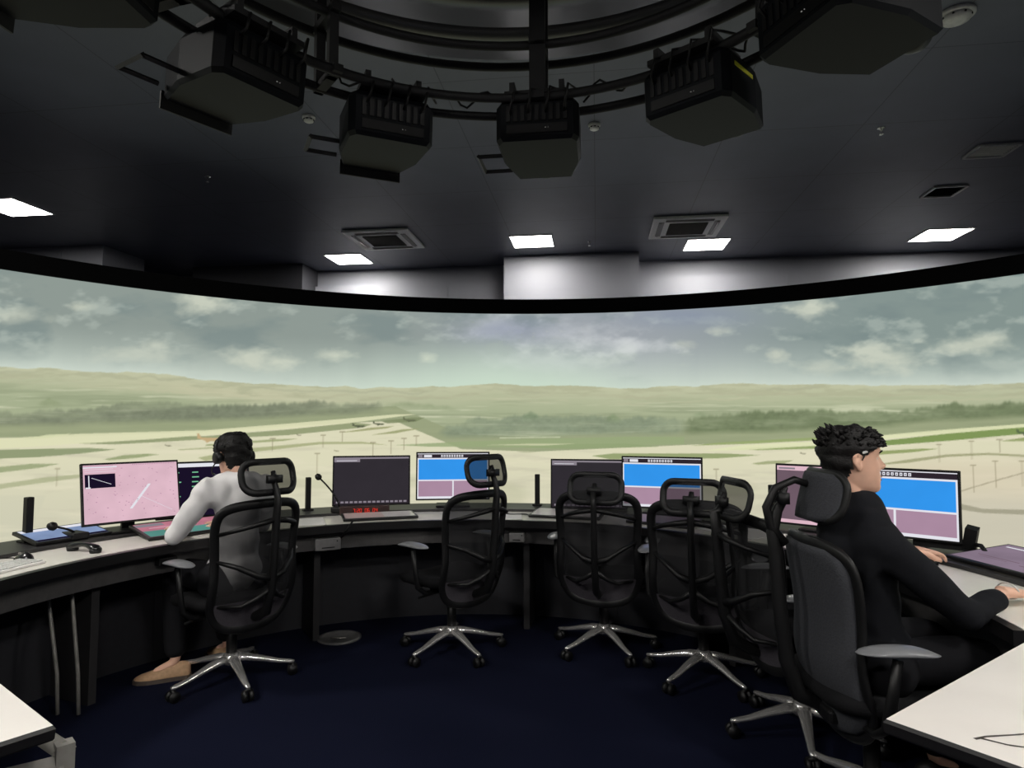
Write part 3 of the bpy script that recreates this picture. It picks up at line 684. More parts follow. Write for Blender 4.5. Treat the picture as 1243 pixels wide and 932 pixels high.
panel(2.05, -18.5, .46, .22, 1, [(0, 0, 1, 1, mat('panel_glass_pink', rgb(232, 208, 206), .25, var=.05)), (.55, 0, 1, 1, mat('panel_glass_pale', rgb(236, 230, 228), .25, var=.04))], 'flat pale panel in the desk under the dark grey monitor')
panel(2.10, 17.5, .46, .22, 4, [(0, 0, 1, 1, mat('panel_glass_grey', rgb(226, 218, 218), .25, var=.05))], 'flat pale panel in the desk behind the chair with chrome base')
panel(2.47, 83, .52, .30, 7, [(0, 0, 1, 1, purp), (.05, .86, .6, .9, wht), (.1, .3, .5, .32, plum), (.15, .24, .42, .25, plum), (.55, .2, .8, .22, plum)], 'large lilac glowing flat panel beside the hands of the person in black', .02)
panel(2.08, 36, .40, .2, 4, [(0, 0, 1, 1, mat('panel_glass_dim', rgb(120, 112, 118), .3, var=.05))], 'flat grey panel behind the chair with its back to the blue monitor')

t = thing('digital_clock', 'small low digital clock with red figures under the dark grey monitor', 'clock', on_desk(2.245, -20.5, .7505), R_(16))
mb = MB().m(mat('clock_case', rgb(58, 40, 38), .4)); mb.box((0, 0, .032), (.34, .05, .062), bev=.005); mb.build('case', None, t)
mb = MB().m(M['red']); x = -.075
SEG = {'0': 'abcdef', '2': 'abged', '5': 'afgcd', '7': 'abc', '6': 'afgcde', '4': 'fgbc', '1': 'bc', ':': ':', ' ': ''}
for ch in '7:20 06 04':
    for sgm in SEG[ch]:
        if sgm == ':': mb.box((x-.004, -.0262, .026), (.004, .002, .004)); mb.box((x-.004, -.0262, .038), (.004, .002, .004)); continue
        dx, dz, ww, hh = {'a': (0, .012, .011, .003), 'd': (0, -.012, .011, .003), 'g': (0, 0, .011, .003), 'f': (-.006, .006, .003, .011), 'b': (.006, .006, .003, .011), 'e': (-.006, -.006, .003, .011), 'c': (.006, -.006, .003, .011)}[sgm]
        mb.box((x+dx, -.0262, .032+dz), (ww, .002, hh))
    x += .010 if ch == ':' else .018
mb.build('red_figures', None, t)

def mouse(r, a, rz, label, z=.7505, m=None):
    t = thing('mouse', label, 'mouse', on_desk(r, a, z), rz)
    mb = MB().m(m or M['blackg'], True)
    rows = []
    for i in range(9):
        q = math.pi*i/16; row = []
        for j in range(18):
            b = 2*math.pi*j/18; row.append((.032*math.cos(q)*math.cos(b), .056*math.cos(q)*math.sin(b), .034*math.sin(q)*(1-.25*math.sin(b))))
        rows.append(row)
    V = mb.grid(rows, closed_u=True); mb.face(list(reversed(V[0]))); mb.build('shell', None, t)
    mb = MB().m(M['greym']); mb.box((0, .026, .031), (.006, .02, .008)); mb.build('wheel', None, t)
    mb = MB().m(M['black'], True); mb.tube([(0, .055, .006), (.01, .10, .003), (-.03, .17, .003), (.0, .25, .003)], .0025, 6); mb.build('cable', None, t)
mouse(2.13, -73.6, R_(70), 'black computer mouse on pale desk at the left edge')
mouse(2.20, 76.8, R_(-65), 'black computer mouse under the left hand of the person in black')
t = thing('telephone_handset', 'black curved handset on desk before the pale blue panel', 'handset', on_desk(2.06, -67, .7505), R_(70))
mb = MB().m(M['blackg'], True); mb.tube([(0, -.10+.025*i, .016+.02*math.sin(math.pi*i/8)) for i in range(9)], [.02, .026, .022, .017, .016, .017, .022, .026, .02], 12, flat=.7); mb.build('grip', None, t)
mb = MB().m(M['black'], True); mb.lathe([(.025, 0), (.028, .01), (.024, .02)], (0, -.08, .001), 16); mb.lathe([(.025, 0), (.028, .01), (.024, .02)], (0, .08, .001), 16); mb.build('ear_cups', None, t)
t = thing('keyboard', 'thin pale keyboard tray on desk at the left edge', 'keyboard', on_desk(2.04, -80, .7505), R_(80))
mb = MB().m(M['paper']); mb.box((0, 0, .006), (.42, .15, .011), bev=.003); mb.build('base', None, t)
mb = MB().m(M['white'])
for i in range(14):
    for j in range(4): mb.box((-.19+.0292*i, -.05+.033*j, .0145), (.024, .027, .005))
mb.build('keys', None, t)
def sheet(r, a, rz, label, w=.21, d=.297, z=.7505):
    mb = MB().m(M['paper']); mb.box((0, 0, .002), (w, d, .003)); o = mb.build('paper_sheet'); o.location = on_desk(r, a, z); o.rotation_euler = (0, 0, rz)
    tag(o, label, 'paper')
sheet(2.06, -31.5, R_(20), 'white paper on the desk left of the gooseneck microphone')
sheet(2.12, 49, R_(-60), 'large white paper on the desk left of the person in black', .42, .30)
sheet(2.02, 6, R_(0), 'white paper on the desk behind the chair with a raised headrest')
# cables on desk
def cable(pts, r, label, m='black'):
    mb = MB().m(M[m], True)
    P = [Vector(p) for p in pts]; out = []
    for i in range(len(P)-1):
        p0, p1, p2, p3 = P[max(i-1, 0)], P[i], P[i+1], P[min(i+2, len(P)-1)]
        for k in range(6):
            q = k/6; out.append(.5*((2*p1)+(-p0+p2)*q+(2*p0-5*p1+4*p2-p3)*q*q+(-p0+3*p1-3*p2+p3)*q**3))
    out.append(P[-1]); mb.tube(out, r, 6); tag(mb.build('cable'), label, 'cable')
cable([on_desk(2.32, -24, .79), on_desk(2.2, -23.5, .765), on_desk(2.05, -22.8, .757), on_desk(1.93, -24, .757), on_desk(1.85, -25.5, .72), on_desk(1.97, -27, .60)], .006, 'black cable running from gooseneck microphone over the desk edge')
cable([on_desk(2.25, 4, .774), on_desk(2.1, 6, .757), on_desk(2.1, 9.5, .757), on_desk(2.0, 11.5, .757), on_desk(2.2, 12.5, .774)], .005, 'black cable looping on the desk behind the chair with raised headrest')
cable([on_desk(2.24, 38, .774), on_desk(2.12, 41, .757), on_desk(2.18, 45, .76), on_desk(2.1, 47, .757), on_desk(2.24, 49, .774)], .006, 'black cable tangle on the desk left of the large white paper')

# boxes and tubes below the desk, disc on the floor
def under_box(r, a, w, h, z, label, m='greybox'):
    t = thing('junction_box', label, 'box', polar(DC, r, a, z), -R_(a), 'junction boxes under the console')
    mb = MB().m(M[m]); mb.box((0, 0, 0), (w, .05, h), bev=.005); mb.build('case', None, t)
    mb = MB().m(M['black']); mb.box((0, -.026, -h*.25), (w*.5, .004, .006)); mb.box((w*.35, -.026, h*.25), (.008, .004, .008)); mb.build('socket', None, t)
under_box(1.92, -28.8, .16, .075, .625, 'grey junction box under the desk edge beside the person in white shirt')
under_box(1.92, 8.5, .10, .06, .63, 'grey junction box under the desk edge behind the chair with raised headrest')
under_box(2.29, 13, .09, .05, .55, 'dark junction box on the desk front panel', 'black')
under_box(1.92, -57, .10, .04, .655, 'small dark junction box under the desk edge left of white shirt', 'black')
t = thing('hose', 'pair of thin grey hoses hanging under the left end of the console', 'hose', on_desk(2.15, -68, .0))
for k in (0, 1):
    mb = MB().m(M['greym'], True); mb.tube([(-.10+.12*k, .02, .69), (-.06+.12*k, -.03, .60), (.02+.11*k, -.10, .42), (.07+.10*k, -.12, .2), (.08+.1*k, -.12, .01)], .009, 8); mb.build('tube', None, t)
t = thing('floor_box', 'round grey floor box lid set in the blue carpet', 'floor box', (-1.12, 4.26, 0))
mb = MB().m(M['greybox'], True); mb.lathe([(.14, 0), (.14, .008), (.115, .012), (.112, .008), (.001, .008)], seg=36); mb.build('lid', None, t)
mb = MB().m(M['greym'], True); mb.tube([(-.05, -.03, .012), (0, -.05, .016), (.05, -.03, .012)], .005, 6); mb.build('handle', None, t)

# ------------------------------------------------------------------ chairs
def rr(wd, ht, r, n=6):
    out = []
    for (cx, cz, a0) in ((wd-r, ht-r, 0), (-wd+r, ht-r, 90), (-wd+r, -ht+r, 180), (wd-r, -ht+r, 270)):
        for i in range(n+1):
            a = R_(a0+90*i/n); out.append((cx+r*math.cos(a), cz+r*math.sin(a)))
    return out
def back_y(x, z): return -.215-.15*(z-.33)+.9*x*x - .03*math.exp(-((z-.55)/.12)**2) + .03
OUT = [(0, .975), (.09, .973), (.17, .962), (.215, .935), (.232, .89), (.232, .82), (.224, .70), (.226, .60), (.23, .52), (.222, .45), (.195, .39), (.15, .35), (.08, .33), (0, .325)]
def half_width(z):
    zs = [p[1] for p in OUT][::-1]; xs = [p[0] for p in OUT][::-1]
    return float(np.interp(z, zs, xs))
def catmull_loop(P, k=4):
    P = [Vector(p) for p in P]; n = len(P); out = []
    for i in range(n):
        p0, p1, p2, p3 = P[i-1], P[i], P[(i+1) % n], P[(i+2) % n]
        for j in range(k):
            q = j/k; out.append(.5*((2*p1)+(-p0+p2)*q+(2*p0-5*p1+4*p2-p3)*q*q+(-p0+3*p1-3*p2+p3)*q**3))
    return out
def make_chair(label, padded=False, hz=0.0, leg_turn=0):
    t = thing('office_chair', label, 'office chair', (0, 0, 0))
    for k in range(5):
        mb = MB().m(M['chrome'], True)
        mb.tube([(0, .03, .125), (0, .08, .122), (0, .16, .104), (0, .24, .082), (0, .30, .072), (0, .325, .07)], [.03, .028, .022, .017, .015, .010], 10, flat=.75, up=(0, 0, 1))
        lg = mb.build('leg', None, t); lg.rotation_euler = (0, 0, R_(72*k+leg_turn))
        mb = MB().m(M['black'], True)
        for sx in (-.016, .016): mb.cyl((sx-.009, .315, .0285), (sx+.009, .315, .0285), .028, 16)
        mb.tube([(-.02, .315, .045), (0, .32, .062), (.02, .315, .045)], .010, 8); mb.cyl((0, .315, .05), (0, .315, .072), .007, 8)
        mb.build('caster', None, lg)
    mb = MB().m(M['chrome'], True); mb.lathe([(.045, .10), (.048, .12), (.042, .145), (.03, .155)], seg=20); mb.build('hub', None, t)
    mb = MB().m(M['black'], True); mb.lathe([(.028, .15), (.028, .27), (.02, .275), (.02, .37)], seg=16); mb.build('gas_lift', None, t)
    mb = MB().m(M['black']); mb.box((0, -.04, .385), (.18, .30, .05), bev=.012); mb.tube([(.08, .02, .385), (.24, .03, .38), (.27, .03, .375)], .008, 6); mb.tube([(-.08, -.02, .385), (-.24, -.02, .38), (-.27, -.02, .375)], .008, 6); mb.build('tilt_mechanism', None, t)
    # seat
    mb = MB().m(M['fabric'], True); rows = []
    for (k, z, dz) in ((.55, .408, 0), (.93, .412, 0), (1.0, .435, 0), (.98, .462, 0), (.86, .476, 0), (.5, .47, 0), (.05, .466, 0)):
        row = []
        for j in range(36):
            a = 2*math.pi*j/36; ca, sa = math.cos(a), math.sin(a); e = .5
            x = .255*k*math.copysign(abs(ca)**e, ca); y = .03+.25*k*math.copysign(abs(sa)**e, sa)
            zz = z-.10*max(0, (y-.15))**1.4*4 + .02*(x/.25)**2 + .02*max(0, -y)/.2
            row.append((x, y, zz))
        rows.append(row)
    V = mb.grid(rows, closed_u=True); mb.face(list(reversed(V[0]))); mb.face(V[-1]); mb.build('seat', None, t)
    # back frame
    loop = OUT + [(-x, z) for x, z in OUT[-2:0:-1]]
    P = catmull_loop([(x, back_y(x, z), z) for x, z in loop], 3)
    mb = MB().m(M['black'], True); mb.tube(P, .025, 10, closed=True, flat=.5, up=(0, 1, 0)); mb.build('back_frame', None, t)
    # back panel
    rows = []; nz = 26
    for i in range(nz+1):
        z = .335+(.965-.335)*i/nz; hw = max(.02, half_width(z)-.008)
        rows.append([(hw*q, back_y(hw*q, z), z) for q in np.linspace(-1, 1, 15)])
    if not padded:
        mb = MB().m(M['mesh'], True); mb.grid(rows[5:]); mb.build('back_mesh', None, t)
        mb = MB().m(M['lobe'], True); mb.grid([[(x, y-.006, z) for x, y, z in r] for r in rows[:7]]); mb.grid([[(x, y+.012, z) for x, y, z in r] for r in rows[:7]], flip=True); mb.build('lumbar_cushion', None, t)
    else:
        mb = MB().m(M['pad'], True); n = len(rows)
        fr = [[(x, y-.022-.012*(1-(2*i/14-1)**4), z) for i, (x, y, z) in enumerate(r)] for r in rows]
        bk = [[(x, y+.035-.03*abs(2*i/14-1)**4, z) for i, (x, y, z) in enumerate(r)] for r in rows]
        ring = [f_+b_[::-1] for f_, b_ in zip(fr, bk)]
        V = mb.grid(ring, closed_u=True); mb.face(list(reversed(V[0]))); mb.face(V[-1]); mb.build('back_cushion', None, t)
    # spine and struts
    mb = MB().m(M['black'], True)
    top = 1.06+hz
    mb.tube([(0, -.10, .39), (0, -.22, .385), (0, -.315, .43), (0, -.355, .55), (0, -.375, .75), (0, -.385, .92), (0, -.395, 1.0), (0, -.375, top), (0, -.345, top+.05)], [.024, .027, .029, .028, .026, .025, .022, .019, .016], 10, flat=.7, up=(1, 0, 0))
    mb.build('spine', None, t)
    for sx in (() if padded else (-1, 1)):
        mb = MB().m(M['black'], True)
        mb.tube([(0, -.38, .90), (sx*.08, -.365, .885), (sx*.15, -.325, .865), (sx*.222, back_y(.222, .83), .83)], [.016, .014, .012, .009], 8); mb.build('upper_strut', None, t)
        mb = MB().m(M['black'], True); mb.tube([(0, -.36, .60), (sx*.07, -.345, .62), (sx*.15, -.295, .67), (sx*.222, back_y(.222, .70), .70)], [.018, .016, .013, .009], 8); mb.build('lower_strut', None, t)
        mb = MB().m(M['black'], True); mb.tube([(0, -.35, .55), (sx*.06, -.315, .50), (sx*.12, -.28, .47), (sx*.20, back_y(.2, .46), .47)], [.016, .013, .011, .008], 8)
        mb.build('lumbar_strut', None, t)
    # headrest
    def hy(x, z): return -.345+1.9*x*x+.25*(z-.0)
    zc = 1.115+hz
    P = [(x, hy(x, z), zc+z) for x, z in rr(.15, .078, .06)]
    mb = MB().m(M['black'], True); mb.tube(P, .0185, 10, closed=True, flat=.6, up=(0, 1, 0)); hr = mb.build('headrest', None, t)
    if padded:
        mb = MB().m(M['pad'], True); rows = []
        for i in range(11):
            q = -1+2*i/10; z = .082*q; hw = .155*(1-abs(q)**4*.25); rows.append([(hw*p, hy(hw*p, z)+.022*(1-p**4), zc+z) for p in np.linspace(-1, 1, 13)]+[(hw*p, hy(hw*p, z)-.03*(1-p**4), zc+z) for p in np.linspace(1, -1, 13)])
        V = mb.grid(rows, closed_u=True); mb.face(list(reversed(V[0]))); mb.face(V[-1]); mb.build('headrest_cushion', None, hr)
    else:
        mb = MB().m(M['mesh'], True); rows = []
        for i in range(9):
            q = -1+2*i/8; z = .076*q; hw = .148*(1-abs(q)**5*.3); rows.append([(hw*p, hy(hw*p, z), zc+z) for p in np.linspace(-1, 1, 13)])
        mb.grid(rows); mb.build('headrest_mesh', None, hr)
    mb = MB().m(M['black'], True); mb.tube([(0, -.35, top+.03), (0, -.365, zc-.02), (0, -.345, zc+.03)], [.013, .018, .012], 8); mb.box((0, -.36, zc-.01), (.08, .03, .04)); mb.build('headrest_bracket', None, t)
    # armrests
    for sx in (-1, 1):
        mb = MB().m(M['black'], True)
        mb.tube([(sx*.12, -.04, .395), (sx*.24, -.04, .40), (sx*.29, -.035, .44), (sx*.30, -.02, .55), (sx*.30, .0, .655)], [.02, .021, .022, .02, .018], 8, flat=.7)
        ar = mb.build('armrest', None, t)
        mb = MB().m(M['armpad'], True); rows = []
        for i in range(13):
            y = -.13+.26*i/12; q = (i-6)/6; hw = .046*max(.05, (1-abs(q)**3.2))**.5; zz = .682-.012*q*q*(1 if q > 0 else .4)
            rows.append([(sx*.30+hw*math.cos(b), y, zz+(.016*math.sin(b) if math.sin(b) > 0 else .014*math.sin(b))*max(.1, 1-abs(q)**3)) for b in [2*math.pi*j/14 for j in range(14)]])
        V = mb.grid(rows, closed_u=True); mb.face(list(reversed(V[0]))); mb.face(V[-1]); mb.build('arm_pad', None, ar)
    return t
G = 'office chairs along the console'
chair = make_chair('black mesh office chair under the person in the white shirt')
def put_chair(o, x, y, face, label, legs=0, group=G):
    o.location = (x, y, 0); o.rotation_euler = (0, 0, -R_(face)); o['label'] = label; o['group'] = group
    for k in kids(o):
        if k.name.split('.')[0] == 'leg': k.rotation_euler.z += R_(legs)
protos = {0: chair}
low = None
spots = [(-1.52, 3.56, -54, 'black mesh office chair occupied by the person in the white shirt', 20, 0),
         (-.37, 4.02, -46, 'empty black mesh office chair turned left, headrest in front of blue monitor', 5, 0),
         (.57, 4.06, 16, 'empty black mesh office chair with chrome star base, before the dark grey middle monitor', 0, 1),
         (1.05, 3.60, 24, 'empty black mesh office chair before the right blue monitor, its headrest over the screen', 10, 1),
         (1.30, 2.95, 84, 'empty black mesh office chair seen side on, beside the padded chair', 30, 2)]
protos[1] = None
for i, (x, y, f, l, lt, kind) in enumerate(spots):
    if kind not in protos or protos[kind] is None:
        protos[kind] = make_chair(l, False, {1: -.10, 2: -.06}[kind]); o = protos[kind]
        put_chair(o, x, y, f, l, lt)
    elif i == 0: put_chair(chair, x, y, f, l, lt)
    else:
        o = copy_tree(protos[kind]); put_chair(o, x, y, f, l, lt)
o = make_chair('padded', True, 0.02)
for k in kids(o):
    if k.name.split('.')[0] in ('spine', 'back_frame', 'back_cushion', 'upper_strut', 'lower_strut', 'lumbar_strut', 'headrest', 'headrest_bracket'): k.location.y += .06
    if k.name.split('.')[0] == 'armrest': k.location.y -= .07
    if k.name.split('.')[0] == 'headrest': k.location.y += .10
mb = MB().m(M['black'], True); mb.tube([(0, -.29, .96), (0, -.34, 1.02), (0, -.355, 1.09), (0, -.32, 1.16), (0, -.25, 1.19), (0, -.19, 1.17)], [.017, .017, .016, .015, .014, .012], 10); mb.build('headrest_arm', None, o)
put_chair(o, 1.28, 2.36, 90, 'padded grey and black office chair under the person in black', 30)

# ------------------------------------------------------------------ near tables
def near_table(name, corners, label, veins, legs):
    t = thing(name, label, 'table', (corners[0][0], corners[0][1], 0))
    o = Vector((corners[0][0], corners[0][1], 0))
    P = [Vector((x, y, 0))-o for x, y in corners]
    cen = sum(P, Vector())/len(P)
    mb = MB().m(M['tablew'])
    mb.poly([p+Vector((0, 0, .75)) for p in P])
    mb.m(M['vein'])
    for v in veins:
        for i in range(len(v)-1):
            a = Vector(v[i]+(0,))-o; b = Vector(v[i+1]+(0,))-o; n = Vector((-(b-a).y, (b-a).x, 0)).normalized()*.004*(1-.6*i/len(v))
            mb.poly([a-n+Vector((0, 0, .7504)), b-n*.8+Vector((0, 0, .7504)), b+n*.8+Vector((0, 0, .7504)), a+n+Vector((0, 0, .7504))])
    mb.build('tabletop', None, t)
    mb = MB().m(M['deskedge'])
    rows = [[p+Vector((0, 0, .749)) for p in P], [p+(p-cen).normalized()*.006+Vector((0, 0, .742)) for p in P], [p+(p-cen).normalized()*.004+Vector((0, 0, .722)) for p in P], [p+Vector((0, 0, .718)) for p in P]]
    V = mb.grid(rows, closed_u=True); mb.face(V[-1]); mb.face(list(reversed(V[0]))); mb.build('edge_band', None, t)
    for (x, y) in legs:
        mb = MB().m(M['greym']); p = Vector((x, y, 0))-o; mb.box(p+Vector((0, 0, .355)), (.05, .05, .71), (0, 0, .6)); mb.box(p+Vector((0, 0, .006)), (.09, .09, .012), (0, 0, .6)); mb.build('leg', None, t)
    return t, o
t, o = near_table('corner_table', [(.82, 1.45), (1.55, 1.965), (2.35, 1.15), (1.75, .35), (1.18, .95)], 'white topped table at the lower right corner with dark veins',
           [[(.95, 1.36), (.98, 1.37), (1.05, 1.378), (1.12, 1.39), (1.25, 1.42), (1.5, 1.44)], [(.965, 1.363), (1.0, 1.335), (1.03, 1.325), (1.07, 1.29), (1.15, 1.27), (1.3, 1.25)]], [(1.16, 1.3), (1.6, 1.7), (2.1, 1.1), (1.65, .62)])
mb = MB().m(M['deskdark']); mb.box(Vector((1.40, 1.27, .37))-o, (.02, .5, .66), (0, 0, R_(-55))); mb.build('side_panel', None, t)
t, o = near_table('corner_table', [(-.985, 1.42), (-1.30, 1.66), (-1.86, 1.74), (-2.2, .95), (-1.5, .75)], 'white topped table at the lower left corner with grey metal legs',
           [[(-1.21, 1.55), (-1.26, 1.50), (-1.4, 1.48)]], [(-1.12, 1.36), (-1.76, 1.60), (-2.0, 1.05), (-1.5, .92)])
mb = MB().m(M['greym'])
q = [Vector(p)-o for p in ((-1.16, 1.63, .63), (-1.05, 1.555, .63), (-1.05, 1.555, .012), (-1.17, 1.47, .60))]
mb.tube([q[0], q[1]], .026, 4); mb.tube([q[1]+Vector((0, 0, .02)), q[2]], .026, 4); mb.tube([q[3], q[1]-Vector((0, 0, .03))], .024, 4)
mb.tube([q[3], (q[3].x-.12, q[3].y-.08, .62), (q[3].x-.12, q[3].y-.08, .72)], .02, 4)
mb.build('side_frame', None, t)
t = thing('drink_lid', 'round grey object on the white table at the lower left', 'lid', (-1.27, 1.44, .7505))
mb = MB().m(M['greybox'], True); mb.lathe([(.05, 0), (.055, .02), (.05, .03), (.03, .034), (.001, .034)], seg=28); mb.build('body', None, t)
mb = MB().m(M['black'], True); mb.lathe([(.02, .034), (.02, .042), (.001, .043)], seg=16); mb.build('knob', None, t)

#PEOPLE
# ------------------------------------------------------------------ people
def mesh_of(o):
    dg = bpy.context.evaluated_depsgraph_get(); dg.update()
    me = bpy.data.meshes.new_from_object(o.evaluated_get(dg)); return me
def skin_mesh(nodes, edges, root, sub=2):
    names = list(nodes); me = bpy.data.meshes.new('tmp'); me.from_pydata([nodes[n][0] for n in names], [(names.index(a), names.index(b)) for a, b in edges], [])
    o = bpy.data.objects.new('tmp', me); C.objects.link(o)
    m = o.modifiers.new('s', 'SKIN'); m.use_smooth_shade = True; m.branch_smoothing = .6
    for i, n in enumerate(names):
        r = nodes[n][1]; sv = me.skin_vertices[0].data[i]; sv.radius = r if isinstance(r, tuple) else (r, r); sv.use_root = (n == root)
    if sub: q = o.modifiers.new('d', 'SUBSURF'); q.levels = sub; q.render_levels = sub
    r = mesh_of(o); bpy.data.objects.remove(o); return r
def join_remesh(meshes, voxel, smooth=4):
    bm = bmesh.new()
    for m in meshes: bm.from_mesh(m)
    me = bpy.data.meshes.new('tmp'); bm.to_mesh(me); bm.free()
    o = bpy.data.objects.new('tmp', me); C.objects.link(o)
    r = o.modifiers.new('r', 'REMESH'); r.mode = 'VOXEL'; r.voxel_size = voxel; r.use_smooth_shade = True
    if smooth: s = o.modifiers.new('s', 'SMOOTH'); s.iterations = smooth; s.factor = .5
    out = mesh_of(o); bpy.data.objects.remove(o)
    for p in out.polygons: p.use_smooth = True
    return out
def obj_of(me, name, material, parent=None):
    me.materials.clear(); me.materials.append(material); me.name = name
    o = bpy.data.objects.new(name, me); C.objects.link(o)
    if parent: o.parent = parent
    return o
# head profile: z, front y, back y, half width
HP = [(-.118, .070, .030, .016), (-.110, .088, -.005, .034), (-.092, .094, -.040, .047), (-.070, .0935, -.060, .056), (-.045, .093, -.078, .063), (-.018, .091, -.092, .069), (.010, .089, -.099, .073),
      (.036, .094, -.103, .075), (.062, .091, -.102, .0755), (.086, .078, -.093, .070), (.104, .054, -.074, .057), (.116, .022, -.046, .036), (.120, .0, -.02, .012)]
def g(x, s): return math.exp(-(x/s)**2)
def head_rows(grow=0.0, nseg=48, fine=40):
    zs = np.array([p[0] for p in HP]); rows = []
    for zz in np.concatenate([np.linspace(-.118, .10, fine), np.linspace(.104, .120, 8)]):
        f, b, h = [float(np.interp(zz, zs, [p[k] for p in HP])) for k in (1, 2, 3)]
        cy = (f+b)/2; ry = (f-b)/2; row = []
        for j in range(nseg):
            a = 2*math.pi*j/nseg; ca, sa = math.cos(a), math.sin(a); e = .86
            x = h*math.copysign(abs(ca)**e, ca); y = cy+ry*math.copysign(abs(sa)**e, sa)
            if y > .02 and grow == 0:
                k = max(0, (y-.02)/.07)
                y += k*(.027*g(zz+.020, .014)*g(x, .013) + .017*g(zz-.002, .020)*g(x, .010) - .011*g(zz-.012, .013)*(g(x-.033, .017)+g(x+.033, .017))
                        + .007*g(zz+.056, .006)*g(x, .022) + .006*g(zz+.069, .006)*g(x, .019) - .004*g(zz+.0625, .003)*g(x, .024) + .006*g(zz+.1, .012)*g(x, .02) - .003*g(zz+.038, .006)*g(x, .03) + .004*g(zz-.032, .009)*g(abs(x)-.03, .03))
                y -= .004*g(zz+.03, .03)*g(abs(x)-.06, .02)*k
            row.append(Vector((x*(1+grow/.075), y+grow*math.copysign(min(1, abs(sa)*1.2), sa), zz+grow*max(0, zz)/.12)))
        rows.append(row)
    return rows
def head_mesh(T):
    mb = MB(); V = mb.grid([[T@p for p in r] for r in head_rows()], closed_u=True); mb.face(list(reversed(V[0]))); mb.face(V[-1])
    for sx in (-1, 1):   # ears: rim, lobe and inner bowl
        for (pts, rr_) in (([(.072, -.004, -.032), (.079, -.012, -.020), (.084, -.026, 0), (.086, -.027, .018), (.082, -.014, .028), (.076, .0, .022), (.073, .004, .008)], [.006, .007, .006, .006, .006, .005, .005]),
                           ([(.072, -.004, -.025), (.076, -.012, .0), (.074, -.008, .015)], [.009, .012, .008])):
            mb.tube([T@Vector((sx*p[0], p[1], p[2])) for p in pts], rr_, 8)
    bmesh.ops.recalc_face_normals(mb.bm, faces=mb.bm.faces)
    me = bpy.data.meshes.new('tmp'); mb.bm.to_mesh(me); mb.bm.free(); return me
def hair_mesh(T, seed, spiky, nape=-.075):
    rnd = random.Random(seed); mb = MB(); rows = head_rows(.009, 56, 44)
    rows_in = head_rows(-.004, 56, 44); bm = mb.bm
    def keep(p):
        x, y, z = p
        if y > .045: return z > .058+.012*(abs(x) < .03)*0
        if y > .005: return z > .046-.03*(.045-y)/.04
        if y > -.03: return z > .012+(.004)/.035*(y+.03)*2
        return z > nape+.03*max(0, (y+.06)/.03)
    n = len(rows); k = 56
    V = {}
    def vv(i, j, inn):
        if (i, j, inn) not in V:
            p = (rows_in if inn else rows)[i][j].copy()
            if not inn:
                q = .004*math.sin(37*p.x+11*p.z*9)+.004*math.sin(90*p.y+50*p.x)+rnd.uniform(-.0022, .0022)
                d = Vector((p.x, p.y+.005, max(p.z, 0)*1.1)).normalized(); p += d*(q+(.001 if spiky and p.z > .05 else .004 if p.z > .03 else 0))
            V[(i, j, inn)] = bm.verts.new(T@p)
        return V[(i, j, inn)]
    kept = {(i, j) for i in range(n-1) for j in range(k) if keep((rows[i][j]+rows[i+1][(j+1) % k])/2)}
    for (i, j) in kept:
        a, b, c, d = (i, j), (i, (j+1) % k), (i+1, (j+1) % k), (i+1, j)
        mb.face([vv(*q, 0) for q in (a, b, c, d)]); mb.face([vv(*q, 1) for q in (d, c, b, a)])
        for nb, e in (((i-1, j), (a, b)), ((i+1, j), (d, c)), ((i, (j-1) % k), (a, d)), ((i, (j+1) % k), (b, c))):
            if nb not in kept and nb[0] < n-1: mb.face([vv(*e[0], 0), vv(*e[1], 0), vv(*e[1], 1), vv(*e[0], 1)])
    mb.face([vv(n-1, j, 0) for j in range(k)])
    # locks of hair
    for q in range(170 if spiky else 60):
        a = rnd.uniform(0, 2*math.pi); z = rnd.uniform(.055 if spiky else .02, .118); i = min(range(n), key=lambda i_: abs(rows[i_][0].z-z)); j = rnd.randrange(k)
        p = rows[i][j]
        if not keep(p): continue
        d = Vector((p.x, p.y, max(.0, p.z)*1.1)).normalized()
        if spiky:
            back = p.y < -.055 and p.z > .045
            L = rnd.uniform(.012, .026) if back else rnd.uniform(.010, .018)
            fl = Vector((p.x*2, -.9, .9)) if back else Vector((rnd.uniform(-.25, .25), .9, -.05 if p.z > .09 else -.35))
            dd = (d*(.35 if back else .12)+fl*.9+Vector((rnd.uniform(-.25, .25), 0, rnd.uniform(-.15, .2)))).normalized()
        else:
            L = rnd.uniform(.005, .010); dd = (d*.5+Vector((rnd.uniform(-.4, .4), rnd.uniform(-.5, .2), -.5))).normalized()
        mb.tube([T@(p-d*.004), T@(p+d*.004+dd*L*.4), T@(p+d*.002+dd*L)], [.007, .0062, .0015], 6)
    bmesh.ops.recalc_face_normals(bm, faces=bm.faces)
    for f in bm.faces: f.smooth = True
    me = bpy.data.meshes.new('tmp'); bm.to_mesh(me); bm.free(); return me
def frame_of(fwd, up):
    f = Vector(fwd).normalized(); u = Vector(up); u = (u-f*u.dot(f)).normalized(); r = f.cross(u)
    return r, f, u
def head_T(c, fwd, up=(0, 0, 1)):
    r, f, u = frame_of(fwd, up); return Matrix.Translation(c) @ Matrix((r, f, u)).transposed().to_4x4()
